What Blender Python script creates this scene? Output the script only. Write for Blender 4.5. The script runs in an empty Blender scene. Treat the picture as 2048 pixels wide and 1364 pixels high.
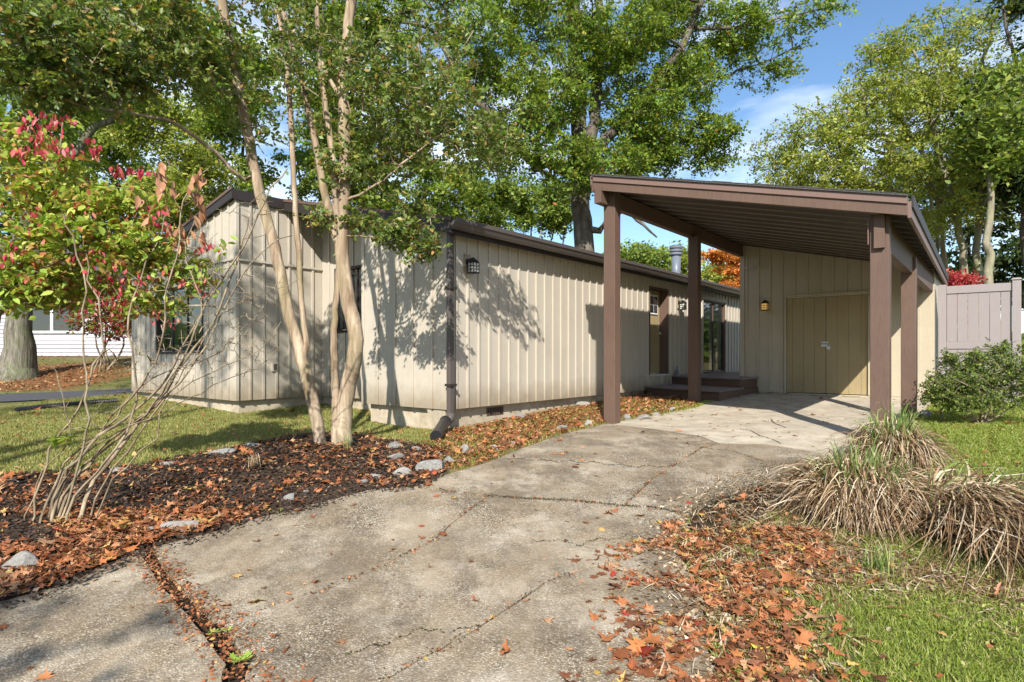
import bpy, math, random
import numpy as np
from mathutils import Vector, Matrix
from mathutils.geometry import delaunay_2d_cdt
R = math.radians
rng = np.random.default_rng(7)
random.seed(7)
sc = bpy.context.scene
COL = sc.collection

# ------------------------------------------------------------------ camera, sky, sun, exposure
CZ = 1.5
cam = bpy.data.cameras.new('camera'); camo = bpy.data.objects.new('camera', cam); COL.objects.link(camo)
camo.location = (0, 0, CZ); camo.rotation_euler = (R(90), 0, 0)
cam.lens = 36 * 1219 / 2048; cam.sensor_width = 36; cam.shift_y = 28 / 2048
cam.clip_start = .1; cam.clip_end = 2000
sc.camera = camo
TO_SUN = Vector((-.09, -1.0, .71)).normalized()
EL = math.asin(TO_SUN.z)
wd = bpy.data.worlds.new('World'); sc.world = wd; wd.use_nodes = True
nt = wd.node_tree; N = nt.nodes; L = nt.links
bg = N['Background']
sky = N.new('ShaderNodeTexSky'); sky.sky_type = 'NISHITA'; sky.sun_disc = False
sky.sun_elevation = EL; sky.sun_rotation = math.atan2(TO_SUN.x, TO_SUN.y)
sky.air_density = 1.1; sky.dust_density = .25; sky.ozone_density = 3.0
tc = N.new('ShaderNodeTexCoord')
mp = N.new('ShaderNodeMapping'); mp.inputs['Scale'].default_value = (2.2, 1.0, 6.5); mp.inputs['Rotation'].default_value = (0, .15, 0); mp.inputs['Location'].default_value = (.35, 0, .55)
nz = N.new('ShaderNodeTexNoise'); nz.inputs['Scale'].default_value = 1.5; nz.inputs['Detail'].default_value = 7; nz.inputs['Roughness'].default_value = .55
cr = N.new('ShaderNodeValToRGB'); cr.color_ramp.elements[0].position = .43; cr.color_ramp.elements[1].position = .72
cr.color_ramp.elements[0].color = (0, 0, 0, 1); cr.color_ramp.elements[1].color = (.75, .75, .75, 1)
mx = N.new('ShaderNodeMix'); mx.data_type = 'RGBA'
L.new(tc.outputs['Generated'], mp.inputs['Vector']); L.new(mp.outputs['Vector'], nz.inputs['Vector'])
L.new(nz.outputs['Fac'], cr.inputs['Fac']); L.new(cr.outputs['Color'], mx.inputs['Factor'])
hs = N.new('ShaderNodeHueSaturation'); hs.inputs['Saturation'].default_value = 1.08; L.new(sky.outputs['Color'], hs.inputs['Color']); L.new(hs.outputs['Color'], mx.inputs['A']); mx.inputs['B'].default_value = (9.0, 9.3, 9.8, 1)
L.new(mx.outputs['Result'], bg.inputs['Color']); bg.inputs['Strength'].default_value = .105
sun = bpy.data.lights.new('sun', 'SUN'); sun.energy = 5.0; sun.angle = R(.53); sun.color = (1, .945, .86)
suno = bpy.data.objects.new('sun', sun); COL.objects.link(suno)
suno.rotation_euler = (-TO_SUN).to_track_quat('-Z', 'Y').to_euler(); suno.location = (0, -20, 30)
vs = sc.view_settings; vs.view_transform = 'Standard'; vs.look = 'None'; vs.gamma = 1; vs.exposure = .84; vs.use_curve_mapping = False
sc.cycles.max_bounces = 8; sc.cycles.transparent_max_bounces = 8; sc.cycles.diffuse_bounces = 4

# ------------------------------------------------------------------ helpers
FOC = 1219.0
def smooth(t):
    t = np.clip(t, 0, 1); return t * t * (3 - 2 * t)
def gz(x, y):
    x = np.asarray(x, float); y = np.asarray(y, float)
    z = .45 * smooth((y - 1.8) / 7.0) + .13 * smooth((y - 9) / 5) + .85 * smooth((y - 12) / 9) * smooth((-x - 5.5) / 5)
    z = z + .06 * smooth((x - 2) / 3) * smooth((y - 5) / 3) - .09 * np.exp(-((x + 2.4) / 2.6) ** 2 - ((y - 9.2) / 1.6) ** 2)
    far = smooth((y - 30) / 60)
    return z + far * .5 * (1 + np.sin(x * .03))
def P(px, py, d):
    return np.array(((px - 1024) / FOC * d, d, CZ + (710 - py) / FOC * d))
def G(px, py):
    dx = (px - 1024) / FOC; dz = (710 - py) / FOC
    lo, hi = .8, 60.
    f = lambda s: CZ + s * dz - float(gz(dx * s, s))
    s = lo
    step = .15
    while s < 60 and f(s) > 0: s += step
    a, b = s - step, s
    for _ in range(25):
        m = (a + b) / 2
        if f(m) > 0: a = m
        else: b = m
    return np.array((dx * a, a, float(gz(dx * a, a))))
E = np.array((.627, .779)); W = np.array((.779, -.627)); ROTZ = math.atan2(-.627, .779)

def put(o, parent=None):
    COL.objects.link(o)
    if parent is not None: o.parent = parent
    return o
def tag(o, label=None, cat=None, group=None, kind=None):
    if label: o['label'] = label
    if cat: o['category'] = cat
    if group: o['group'] = group
    if kind: o['kind'] = kind
    return o
def mesh_np(name, V, F, mat, smooth_=False):
    V = np.asarray(V, np.float32).reshape(-1, 3); F = np.asarray(F, np.int32)
    me = bpy.data.meshes.new(name); k = F.shape[1]
    me.vertices.add(len(V)); me.vertices.foreach_set('co', V.ravel())
    me.loops.add(F.size); me.loops.foreach_set('vertex_index', F.ravel())
    me.polygons.add(len(F)); me.polygons.foreach_set('loop_start', np.arange(0, F.size, k, dtype=np.int32))
    me.polygons.foreach_set('loop_total', np.full(len(F), k, np.int32))
    if smooth_: me.polygons.foreach_set('use_smooth', np.ones(len(F), bool))
    me.update(calc_edges=True)
    if mat: me.materials.append(mat)
    return me
def obj_np(name, V, F, mat, parent=None, sm=False, loc=None):
    o = bpy.data.objects.new(name, mesh_np(name, V, F, mat, sm)); put(o, parent)
    if loc is not None: o.location = loc
    return o
def obj_py(name, V, F, mat, parent=None, loc=None, sm=False):
    me = bpy.data.meshes.new(name); me.from_pydata([tuple(map(float, v)) for v in V], [], F); me.update()
    if mat: me.materials.append(mat)
    if sm:
        for p in me.polygons: p.use_smooth = True
    o = bpy.data.objects.new(name, me); put(o, parent)
    if loc is not None: o.location = loc
    return o
class MB:
    """collects simple shapes into one mesh"""
    def __init__(s): s.V = []; s.F = []
    def add(s, V, F):
        b = len(s.V); s.V += [tuple(map(float, v)) for v in V]; s.F += [tuple(i + b for i in f) for f in F]; return s
    def box(s, a, b):
        x0, y0, z0 = a; x1, y1, z1 = b
        return s.add([(x0,y0,z0),(x1,y0,z0),(x1,y1,z0),(x0,y1,z0),(x0,y0,z1),(x1,y0,z1),(x1,y1,z1),(x0,y1,z1)],
                     [(0,3,2,1),(4,5,6,7),(0,1,5,4),(1,2,6,5),(2,3,7,6),(3,0,4,7)])
    def hexa(s, q): # 8 points, bottom 4 ccw then top 4
        return s.add(q, [(0,3,2,1),(4,5,6,7),(0,1,5,4),(1,2,6,5),(2,3,7,6),(3,0,4,7)])
    def tube(s, pts, rad, k=10, cap=True):
        pts = [Vector(p) for p in pts]; n = len(pts)
        if not hasattr(rad, '__len__'): rad = [rad] * n
        rings = []
        for i, p in enumerate(pts):
            d = (pts[min(i + 1, n - 1)] - pts[max(i - 1, 0)]).normalized()
            u = d.orthogonal().normalized() if i == 0 else (u - d * u.dot(d)).normalized()
            v = d.cross(u)
            rings.append([p + (u * math.cos(2*math.pi*j/k) + v * math.sin(2*math.pi*j/k)) * rad[i] for j in range(k)])
        V = [q for r in rings for q in r]; F = []
        for i in range(n - 1):
            for j in range(k):
                F.append((i*k+j, i*k+(j+1)%k, (i+1)*k+(j+1)%k, (i+1)*k+j))
        if cap: F += [tuple(range(k))[::-1], tuple((n-1)*k + j for j in range(k))]
        return s.add(V, F)
    def obj(s, name, mat, parent=None, loc=None, sm=False, bevel=0, off=None):
        V = s.V if off is None else [(v[0]-off[0], v[1]-off[1], v[2]-off[2]) for v in s.V]
        o = obj_py(name, V, s.F, mat, parent, loc, sm)
        if bevel:
            m = o.modifiers.new('bevel', 'BEVEL'); m.width = bevel; m.segments = 2; m.limit_method = 'ANGLE'
        return o
def empty(name, loc, rz=0, **kw):
    o = bpy.data.objects.new(name, None); put(o); o.location = [float(c) for c in loc]; o.rotation_euler = (0, 0, rz)
    o.empty_display_size = .2; tag(o, **kw); return o

# ------------------------------------------------------------------ materials
class NM:
    def __init__(s, name, rough=.8, spec=.3):
        s.m = bpy.data.materials.new(name); s.m.use_nodes = True; s.t = s.m.node_tree
        s.b = s.t.nodes['Principled BSDF']; s.b.inputs['Roughness'].default_value = rough
        s.b.inputs['Specular IOR Level'].default_value = spec
        s.co = s.t.nodes.new('ShaderNodeTexCoord').outputs['Object']
    def n(s, t): return s.t.nodes.new(t)
    def l(s, a, b): s.t.links.new(a, b)
    def noise(s, scale, detail=4, rough=.6, vec=None, stretch=None):
        v = vec or s.co
        if stretch:
            m = s.n('ShaderNodeMapping'); m.inputs['Scale'].default_value = stretch; s.l(v, m.inputs['Vector']); v = m.outputs[0]
        n = s.n('ShaderNodeTexNoise'); n.inputs['Scale'].default_value = scale; n.inputs['Detail'].default_value = detail
        n.inputs['Roughness'].default_value = rough; s.l(v, n.inputs['Vector']); return n.outputs['Fac']
    def ramp(s, fac, stops):
        r = s.n('ShaderNodeValToRGB'); el = r.color_ramp.elements
        while len(el) < len(stops): el.new(.5)
        for e, (p, c) in zip(el, stops):
            e.position = p; e.color = (*c, 1) if len(c) == 3 else c
        s.l(fac, r.inputs['Fac']); return r.outputs['Color']
    def mix(s, fac, a, b, mode='MIX'):
        m = s.n('ShaderNodeMix'); m.data_type = 'RGBA'; m.blend_type = mode
        for v, k in ((fac, 'Factor'), (a, 'A'), (b, 'B')):
            if isinstance(v, (int, float)): m.inputs[k].default_value = v
            elif isinstance(v, tuple): m.inputs[k].default_value = (*v, 1)
            else: s.l(v, m.inputs[k])
        return m.outputs['Result']
    def attr(s, name):
        a = s.n('ShaderNodeAttribute'); a.attribute_name = name; return a.outputs['Fac']
    def math(s, op, a, b=0):
        m = s.n('ShaderNodeMath'); m.operation = op
        for i, v in enumerate((a, b)):
            if isinstance(v, (int, float)): m.inputs[i].default_value = v
            else: s.l(v, m.inputs[i])
        return m.outputs[0]
    def col(s, c):
        if isinstance(c, tuple): s.b.inputs['Base Color'].default_value = (*c, 1)
        else: s.l(c, s.b.inputs['Base Color'])
        return s
    def bump(s, h, strength=.3, dist=.01):
        b = s.n('ShaderNodeBump'); b.inputs['Strength'].default_value = strength; b.inputs['Distance'].default_value = dist
        s.l(h, b.inputs['Height']); s.l(b.outputs[0], s.b.inputs['Normal']); return s
    def objrand(s): return s.n('ShaderNodeObjectInfo').outputs['Random']
    def island(s): return s.n('ShaderNodeNewGeometry').outputs['Random Per Island']
def mul(c, k): return tuple(x * k for x in c)
def paint(name, c, rough=.6, grain=(30, 30, 1.2), dirt=.25, var=.06, splash=None):
    m = NM(name, rough, .3)
    g = m.noise(6, 5, .65, stretch=grain); big = m.noise(1.3, 4)
    a = m.mix(m.ramp(g, [(.3, (0,0,0)), (.75, (1,1,1))]), mul(c, 1 - var * 1.5), mul(c, 1 + var))
    a = m.mix(m.ramp(big, [(.45, (0,0,0)), (.8, (dirt,)*3)]), a, mul(c, .62))
    a = m.mix(m.math('MULTIPLY', m.objrand(), .12), a, mul(c, .8))
    st = m.noise(5, 4, .6, stretch=(9, 9, .5)); a = m.mix(m.ramp(st, [(.55, (0,0,0)), (.75, (dirt * .8,)*3)]), a, mul(c, .55))
    if splash:
        sx = m.n('ShaderNodeSeparateXYZ'); m.l(m.co, sx.inputs[0])
        h = m.math('ADD', sx.outputs['Z'], m.math('MULTIPLY', m.noise(3.5, 5, .7), -.5))
        a = m.mix(m.ramp(h, [(0, (.75,)*3), (splash, (0,0,0))]), a, (c[0]*.5, c[1]*.44, c[2]*.34))
    m.col(a).bump(g, .35, .004); return m.m
M = {}
SID = (.44, .395, .325)
M['siding'] = paint('siding_paint', SID, .6, dirt=.30, var=.08, splash=.35)
M['batten'] = paint('batten_paint', mul(SID, 1.03), .55, dirt=.22, splash=.35)
M['tan'] = paint('tan_door_paint', (.32, .25, .135), .6, dirt=.4, var=.12)
M['shedsid'] = paint('shed_siding_paint', (.42, .36, .265), .6, dirt=.3, var=.08)
M['brown'] = paint('brown_paint', (.122, .076, .056), .6, dirt=.6, var=.2)
M['brown2'] = paint('brown_trim_paint', (.170, .110, .092), .5, dirt=.3)
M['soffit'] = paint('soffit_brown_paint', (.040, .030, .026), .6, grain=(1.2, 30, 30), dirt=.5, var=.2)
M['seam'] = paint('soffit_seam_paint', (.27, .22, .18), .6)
M['fascia'] = paint('dark_fascia_paint', (.030, .024, .022), .5, dirt=.2)
M['gutter'] = paint('gutter_brown_metal', (.085, .072, .066), .3, dirt=.2, var=.03)
M['deck'] = paint('deck_brown_boards', (.20, .16, .155), .5, grain=(1.5, 30, 30))
M['white'] = paint('white_paint', (.78, .79, .80), .4, dirt=.05)
M['vinyl'] = paint('fence_vinyl', (.265, .232, .228), .45, grain=(25, 25, 1), dirt=.12)
M['nsid'] = paint('pale_clapboard', (.42, .41, .44), .5, dirt=.15)
M['black'] = paint('black_metal', (.015, .015, .017), .35, dirt=.1)
M['steel'] = paint('galvanised_metal', (.13, .15, .18), .35, dirt=.3)
M['zinc'] = paint('hasp_metal', (.55, .56, .58), .35, dirt=.2)
M['interior'] = NM('dark_interior', .9).col((.02, .018, .016)).m
def concrete(name, c, dirt):
    m = NM(name, .9, .2)
    a = m.mix(m.ramp(m.noise(2.5, 6, .7), [(.35, (0,0,0)), (.65, (1,1,1))]), mul(c, .78), mul(c, 1.12))
    a = m.mix(m.ramp(m.noise(4, 7, .75), [(.47, (0,0,0)), (.72, (dirt,)*3)]), a, (c[0]*.45, c[1]*.38, c[2]*.28))
    m.col(a).bump(m.noise(60, 4), .35, .004); return m.m
M['found'] = concrete('foundation_render', (.42, .36, .27), .6)
M['smoothslab'] = concrete('smooth_concrete', (.43, .375, .295), .65)
def aggregate():
    m = NM('exposed_aggregate_concrete', .85, .25)
    v = m.n('ShaderNodeTexVoronoi'); v.inputs['Scale'].default_value = 95; m.l(m.co, v.inputs['Vector'])
    st = m.n('ShaderNodeSeparateColor'); m.l(v.outputs['Color'], st.inputs[0])
    peb = m.ramp(st.outputs[0], [(0, (.13, .105, .075)), (.3, (.27, .23, .17)), (.55, (.38, .34, .27)), (.8, (.46, .37, .25)), (1, (.70, .66, .58))])
    edge = m.ramp(v.outputs['Distance'], [(.28, (1,1,1)), (.62, (.30,.27,.23))])
    a = m.mix(1, peb, edge, 'MULTIPLY')
    paste = m.ramp(m.noise(1.7, 7, .62), [(.46, (0,0,0)), (.60, (.62,.62,.62))])      # worn areas where cement paste still covers the pebbles
    a = m.mix(paste, a, (.44, .385, .30))
    st2 = m.ramp(m.noise(1.5, 9, .70), [(.455, (0,0,0)), (.59, (.9,.9,.9))])       # algae and dirt
    a = m.mix(st2, a, m.mix(.72, peb, (.085, .062, .036)))
    st3 = m.ramp(m.noise(8, 8, .8, stretch=(1, .6, 1)), [(.55, (0,0,0)), (.68, (.85,.85,.85))])
    a = m.mix(st3, a, (.07, .052, .036))
    lt = m.ramp(m.noise(1.1, 4, .5, stretch=(1, 1.3, 1)), [(.45, (0,0,0)), (.7, (.4,.4,.4))])
    a = m.mix(lt, a, (.50, .435, .335))
    wm = m.noise(3.2, 6, .7); a = m.mix(m.ramp(wm, [(.40, (0,0,0)), (.72, (.7,.7,.7))]), a, (.29, .22, .14))
    bl = m.noise(.9, 7, .75, stretch=(1.6, 1, 1)); a = m.mix(m.ramp(bl, [(.485, (0,0,0)), (.60, (.74,)*3)]), a, m.mix(.85, peb, (.085, .062, .038)))
    m.col(a)
    h = m.ramp(v.outputs['Distance'], [(.1, (1,1,1)), (.7, (0,0,0))])
    h2 = m.mix(.25, h, m.noise(12, 4))
    m.bump(h2, .55, .006); return m.m
M['agg'] = aggregate()
def stone():
    m = NM('rock', .85, .3)
    a = m.ramp(m.noise(7, 7, .7), [(.3, (.10,.10,.10)), (.5, (.23,.23,.22)), (.7, (.38,.36,.32))])
    a = m.mix(m.math('MULTIPLY', m.objrand(), .5), a, (.40, .36, .31))
    a = m.mix(m.ramp(m.noise(4, 5), [(.55, (0,0,0)), (.7, (.7,.7,.7))]), a, (.14, .15, .09))
    m.col(a).bump(m.noise(22, 6, .7), .7, .02); return m.m
M['stone'] = stone()
def bark(name, dark, light, scale=9, st=(1, 1, .18), moss=None, bd=.02):
    m = NM(name, .9, .15)
    g = m.noise(scale, 6, .65, stretch=st)
    a = m.ramp(g, [(.35, dark), (.55, mul(tuple((d+l)/2 for d, l in zip(dark, light)), 1)), (.7, light)])
    a = m.mix(m.ramp(m.noise(2.2, 4), [(.45, (0,0,0)), (.65, (.5,.5,.5))]), a, moss or dark)
    m.col(a).bump(g, .8, bd); return m.m
M['oakbark'] = bark('oak_bark', (.055, .045, .036), (.20, .175, .14), 7)
M['myrtle'] = bark('smooth_peeling_bark', (.15, .10, .065), (.50, .40, .29), 13, (1, 1, .10), (.20, .18, .09), .008)
M['twig'] = bark('pale_twig_bark', (.10, .072, .045), (.38, .30, .205), 14, (1, 1, .3), (.24, .22, .15), .003)
M['palebark'] = bark('pale_mossy_bark', (.13, .115, .075), (.34, .31, .23), 8, (1, 1, .25), (.19, .20, .09))
M['bigbark'] = bark('mossy_grey_bark', (.07, .06, .045), (.27, .25, .20), 16, (1, 1, .13), (.10, .14, .045), .05)
def leafmat(name, stops, trans=.35, rough=.45, spec=.35):
    m = NM(name, rough, spec)
    c = m.ramp(m.island(), stops)
    n = m.noise(.7, 3); c = m.mix(m.ramp(n, [(.35, (.0,.0,.0)), (.65, (.35,.35,.35))]), c, mul(stops[len(stops)//2][1], .75))
    m.col(c)
    t = m.n('ShaderNodeBsdfTranslucent'); m.l(m.mix(1, c, (1.1, 1.15, .6), 'MULTIPLY'), t.inputs['Color'])
    ms = m.n('ShaderNodeMixShader'); ms.inputs[0].default_value = trans
    m.l(m.b.outputs[0], ms.inputs[1]); m.l(t.outputs[0], ms.inputs[2])
    m.l(ms.outputs[0], m.t.nodes['Material Output'].inputs['Surface']); return m.m
M['l_oak'] = leafmat('oak_leaves', [(0, (.06,.12,.018)), (.35, (.115,.22,.030)), (.75, (.21,.32,.042)), (.95, (.34,.36,.05)), (.985, (.30,.20,.03)), (1, (.34,.10,.02))], .42)
M['l_myrtle'] = leafmat('crape_myrtle_leaves', [(0, (.06,.11,.026)), (.4, (.12,.19,.038)), (.72, (.20,.26,.055)), (.9, (.33,.29,.06)), (1, (.40,.18,.06))], .4, spec=.5)
M['l_yellow'] = leafmat('yellow_green_leaves', [(0, (.11,.17,.025)), (.4, (.23,.30,.045)), (.8, (.38,.42,.07)), (1, (.50,.40,.07))], .45)
M['l_dark'] = leafmat('dark_evergreen_leaves', [(0, (.018,.036,.010)), (.5, (.035,.065,.016)), (1, (.07,.10,.025))])
M['l_mid'] = leafmat('mid_green_leaves', [(0, (.08,.14,.022)), (.5, (.18,.27,.042)), (1, (.36,.38,.07))], .4)
M['l_orange'] = leafmat('orange_maple_leaves', [(0, (.42,.11,.03)), (.5, (.66,.22,.04)), (.9, (.70,.33,.06)), (1, (.4,.32,.06))])
M['l_redbush'] = leafmat('red_bush_leaves', [(0, (.09,.14,.02)), (.45, (.16,.22,.03)), (.6, (.30,.04,.03)), (1, (.42,.035,.06))])
M['l_crimson'] = leafmat('crimson_leaves', [(0, (.30,.02,.03)), (.5, (.50,.04,.07)), (.8, (.58,.10,.10)), (1, (.50,.18,.10))])
M['l_lime'] = leafmat('lime_leaves', [(0, (.16,.26,.03)), (.5, (.28,.38,.05)), (.8, (.36,.42,.07)), (1, (.42,.34,.10))])
M['l_mixed'] = leafmat('turning_leaves', [(0, (.17,.30,.035)), (.45, (.33,.46,.07)), (.72, (.50,.50,.10)), (.86, (.48,.24,.10)), (1, (.48,.06,.07))], .42)
M['l_tan'] = leafmat('withered_tan_leaves', [(0, (.30,.14,.07)), (.5, (.42,.21,.12)), (1, (.50,.29,.18))], .2)
M['l_box'] = leafmat('glossy_shrub_leaves', [(0, (.045,.085,.014)), (.5, (.10,.16,.025)), (1, (.25,.28,.06))], .25, .5, .3)
M['litter'] = leafmat('fallen_leaves', [(0, (.07,.032,.018)), (.3, (.18,.065,.03)), (.5, (.33,.11,.04)), (.7, (.44,.18,.075)), (.86, (.44,.27,.16)), (.96, (.46,.34,.08)), (1, (.34,.03,.02))], .15)
M['grass'] = leafmat('lawn_grass', [(0, (.12,.18,.025)), (.5, (.24,.32,.045)), (.8, (.34,.38,.08)), (1, (.50,.44,.20))], .4)
M['grass2'] = leafmat('pale_autumn_lawn', [(0, (.12,.15,.028)), (.5, (.23,.25,.06)), (.8, (.36,.34,.11)), (1, (.48,.40,.20))], .3)
M['straw'] = leafmat('dead_straw_blades', [(0, (.07,.035,.018)), (.34, (.19,.105,.052)), (.62, (.36,.25,.14)), (.82, (.54,.43,.29)), (1, (.62,.54,.43))], .2)
M['gblade'] = leafmat('green_blades', [(0, (.10,.17,.04)), (.6, (.19,.28,.07)), (1, (.36,.38,.14))], .3)
def groundmat():
    m = NM('ground_soil_and_turf', .95, .1)
    n1 = m.noise(14, 6, .7); n2 = m.noise(1.1, 4)
    turf = m.mix(m.ramp(n1, [(.35, (0,0,0)), (.65, (1,1,1))]), (.065, .075, .022), (.17, .18, .06))
    turf = m.mix(m.ramp(n2, [(.45, (0,0,0)), (.65, (.55,.55,.55))]), turf, (.20, .16, .08))
    mulch = m.mix(m.ramp(m.noise(40, 5, .7), [(.4, (0,0,0)), (.62, (1,1,1))]), (.014, .010, .008), (.09, .062, .044))
    a = m.mix(m.attr('bed'), turf, mulch)
    lit = m.ramp(m.noise(22, 5, .75), [(.35, (.05,.032,.02)), (.5, (.17,.08,.04)), (.62, (.30,.14,.06)), (.72, (.36,.24,.14))])
    a = m.mix(m.attr('litter'), a, lit)
    a = m.mix(m.attr('soil'), a, (.035, .025, .018))
    m.col(a).bump(n1, .8, .03); return m.m
M['ground'] = groundmat()
def asphalt():
    m = NM('asphalt', .9, .2)
    m.col(m.ramp(m.noise(80, 4, .8), [(.3, (.03,.032,.036)), (.7, (.10,.10,.11))])).bump(m.noise(120, 2), .5, .005); return m.m
M['asphalt'] = asphalt()
def glass():
    m = NM('window_glass', .04, .8); m.col((.015, .02, .022)); m.b.inputs['Coat Weight'].default_value = .6; m.b.inputs['Coat Roughness'].default_value = .02; return m.m
M['glass'] = glass()
def shingle():
    m = NM('asphalt_shingle', .9, .2); m.col(m.ramp(m.noise(50, 4, .8), [(.3, (.03,.03,.032)), (.7, (.11,.105,.10))])); return m.m
M['shingle'] = shingle()
def lit(name, c, s):
    m = NM(name, .3); m.b.inputs['Emission Color'].default_value = (*c, 1); m.b.inputs['Emission Strength'].default_value = s; m.col(c); return m.m
M['bulb'] = lit('lit_bulb', (1, .62, .18), 5)
M['seedglass'] = NM('pale_seeded_glass', .2, .6).col((.52, .52, .47)).m
m_ = NM('amber_lit_glass', .2, .6).col((.60, .42, .16)); m_.b.inputs['Emission Color'].default_value = (1, .55, .12, 1); m_.b.inputs['Emission Strength'].default_value = .22; M['amber'] = m_.m

# ------------------------------------------------------------------ ground sheet
def inpoly(x, y, poly):
    x = np.asarray(x); y = np.asarray(y); c = np.zeros(x.shape, bool); n = len(poly)
    for i in range(n):
        x1, y1 = poly[i]; x2, y2 = poly[(i + 1) % n]
        c ^= ((y1 > y) != (y2 > y)) & (x < (x2 - x1) * (y - y1) / (y2 - y1 + 1e-12) + x1)
    return c
def gpoly(pp): return [tuple(G(*p)[:2]) for p in pp]
BED = gpoly([(-420,1010),(-60,962),(60,948),(150,945),(260,935),(360,915),(440,902),(520,886),(610,870),(680,868),(760,880),(840,890),(900,897),(890,955),(830,982),(738,990),(670,1010),(531,1046),(416,1084),(297,1112),(133,1190),(0,1228),(-260,1340)])
LIT1 = gpoly([(870,868),(930,846),(1060,822),(1170,800),(1292,786),(1390,800),(1400,818),(1320,832),(1213,848),(1131,868),(1039,899),(984,923),(892,950),(860,900)])
LIT2 = gpoly([(1560,950),(1640,1010),(1720,1120),(1560,1180),(1600,1250),(1650,1364),(1640,1600),(1430,1600),(1400,1364),(1340,1150),(1330,1090),(1400,1010),(1480,960)])
LIT3 = gpoly([(-400,775),(-400,740),(100,731),(270,733),(262,760),(150,775),(60,785)])
SOIL = gpoly([(1395,1018),(1440,975),(1530,928),(1620,925),(1640,990),(1540,1030),(1420,1075),(1370,1060)])
STRAWZ = gpoly([(1500,1040),(1600,1060),(1750,1100),(1900,1140),(2100,1170),(2300,1230),(2100,1235),(1900,1190),(1750,1175),(1640,1190),(1540,1150)])
APRON = gpoly([(0,1204),(133,1169),(297,1093),(416,1067),(531,1031),(670,997),(738,979),(830,973),(892,949),(984,922),(1039,898),(1131,867),(1213,847),(1392,816),(1490,787),(1870,802),(1830,840),(1760,920),(1600,960),(1480,985),(1385,1030),(1345,1090),(1400,1180),(1440,1364),(1470,1700),(-900,1700),(-500,1300)])
def edges_of():
    xs = np.concatenate([-np.geomspace(9, 400, 46)[::-1], np.arange(-8.94, 8.95, .07), np.geomspace(9, 400, 46)])
    ys = np.concatenate([-np.geomspace(1, 120, 18)[::-1], np.arange(-.5, 15, .07), np.geomspace(15.1, 900, 60)])
    return xs, ys
xs, ys = edges_of()
X, Y = np.meshgrid(xs, ys)
Z = gz(X, Y)
nearm = (np.abs(X) < 9) & (Y > -1) & (Y < 15)
jit = rng.normal(0, 1, X.shape)
sm_ = (jit + np.roll(jit, 1, 0) + np.roll(jit, 1, 1) + np.roll(jit, (1, 1), (0, 1))) / 4
Xw = X + rng.normal(0, .05, X.shape) * nearm; Yw = Y + rng.normal(0, .05, X.shape) * nearm
inbed = inpoly(Xw, Yw, BED); inapron = inpoly(X, Y, APRON)
Z = Z + np.where(nearm & ~inapron, sm_ * .012, 0) + np.where(inbed, .02, 0) - np.where(inapron, .035, 0)
nx, ny = len(xs), len(ys)
idx = np.arange(nx * ny).reshape(ny, nx)
F = np.stack([idx[:-1, :-1], idx[:-1, 1:], idx[1:, 1:], idx[1:, :-1]], -1).reshape(-1, 4)
ground = obj_np('ground', np.stack([X, Y, Z], -1), F, M['ground'], sm=True); ground['kind'] = 'structure'
def fattr(o, name, arr):
    a = o.data.attributes.new(name, 'FLOAT', 'POINT'); a.data.foreach_set('value', arr.astype(np.float32).ravel())
inlit = inpoly(Xw, Yw, LIT1) | inpoly(Xw, Yw, LIT2) | inpoly(Xw, Yw, STRAWZ) | inpoly(Xw, Yw, LIT3) | ((Y > 17) & (rng.random(X.shape) < .5) & (Y < 60))
fattr(ground, 'bed', inbed * 1.0); fattr(ground, 'litter', inlit * .8); fattr(ground, 'soil', (inpoly(Xw, Yw, SOIL) | inapron) * 1.0)

# ------------------------------------------------------------------ driveway slabs
drive = empty('driveway', (0, 0, 0)); drive['kind'] = 'structure'
LE = [(1213,847),(1131,867),(1039,898),(984,922),(892,949),(830,973)]
J1a = [(830,973),(900,984),(975,993)]; J1b = [(975,993),(1060,999),(1150,1003),(1248,1013)]; J1c = [(1248,1013),(1310,1016),(1372,1030)]
J4 = [(1440,888),(1405,896),(1345,934),(1305,958),(1270,992),(1248,1013)]
J2 = [(975,993),(920,1035),(862,1085),(750,1140),(640,1184),(540,1215),(445,1248)]
J3 = [(1352,1082),(1290,1105),(1200,1132),(1140,1150),(1090,1166),(1020,1215),(950,1262),(860,1310),(760,1366),(640,1450),(520,1560)]
GAPR = [(300,1096),(340,1150),(395,1205),(445,1248)]
GAPL = [(278,1104),(310,1150),(360,1212),(408,1268)]
FG = [(408,1268),(320,1285),(230,1299),(100,1325),(-100,1360),(-400,1420)]
CF = [(1213,847),(1300,857),(1400,872),(1440,888)]; CF2 = [(1440,888),(1530,889),(1600,900),(1742,925)]
r_ = lambda p: p[::-1]
slabs = [
 ('carport', CF + CF2[1:] + [(1800,885),(1855,830),(1885,800),(1900,794),(1700,789),(1490,781),(1440,778),(1392,814)], 'smoothslab'),
 ('a', LE + J1a[1:] + J1b[1:] + r_(J4)[1:] + r_(CF)[1:-1], 'agg'),
 ('b', J4 + J1c[1:] + [(1440,990),(1530,960),(1640,945)] + r_(CF2)[:-1], 'agg'),
 ('c', [(830,973),(738,979),(670,997),(531,1031),(416,1067),(300,1096)] + GAPR[1:] + r_(J2)[1:] + r_(J1a)[1:-1], 'agg'),
 ('d', J1b + J1c[1:] + J3 + [(440,1700),(470,1420),(500,1330),(462,1280),(445,1248)] + r_(J2)[1:-1], 'agg'),
 ('e', J3 + [(440,1900),(1480,1900),(1450,1500),(1432,1364),(1400,1200)], 'agg'),
 ('f', [(278,1104),(133,1169),(0,1203),(-300,1290)] + r_(FG)[:-1] + r_(GAPL)[:-1], 'agg'),
 ('g', FG + [(-600,1900),(380,1900),(430,1420),(455,1330)], 'agg'),
]
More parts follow.
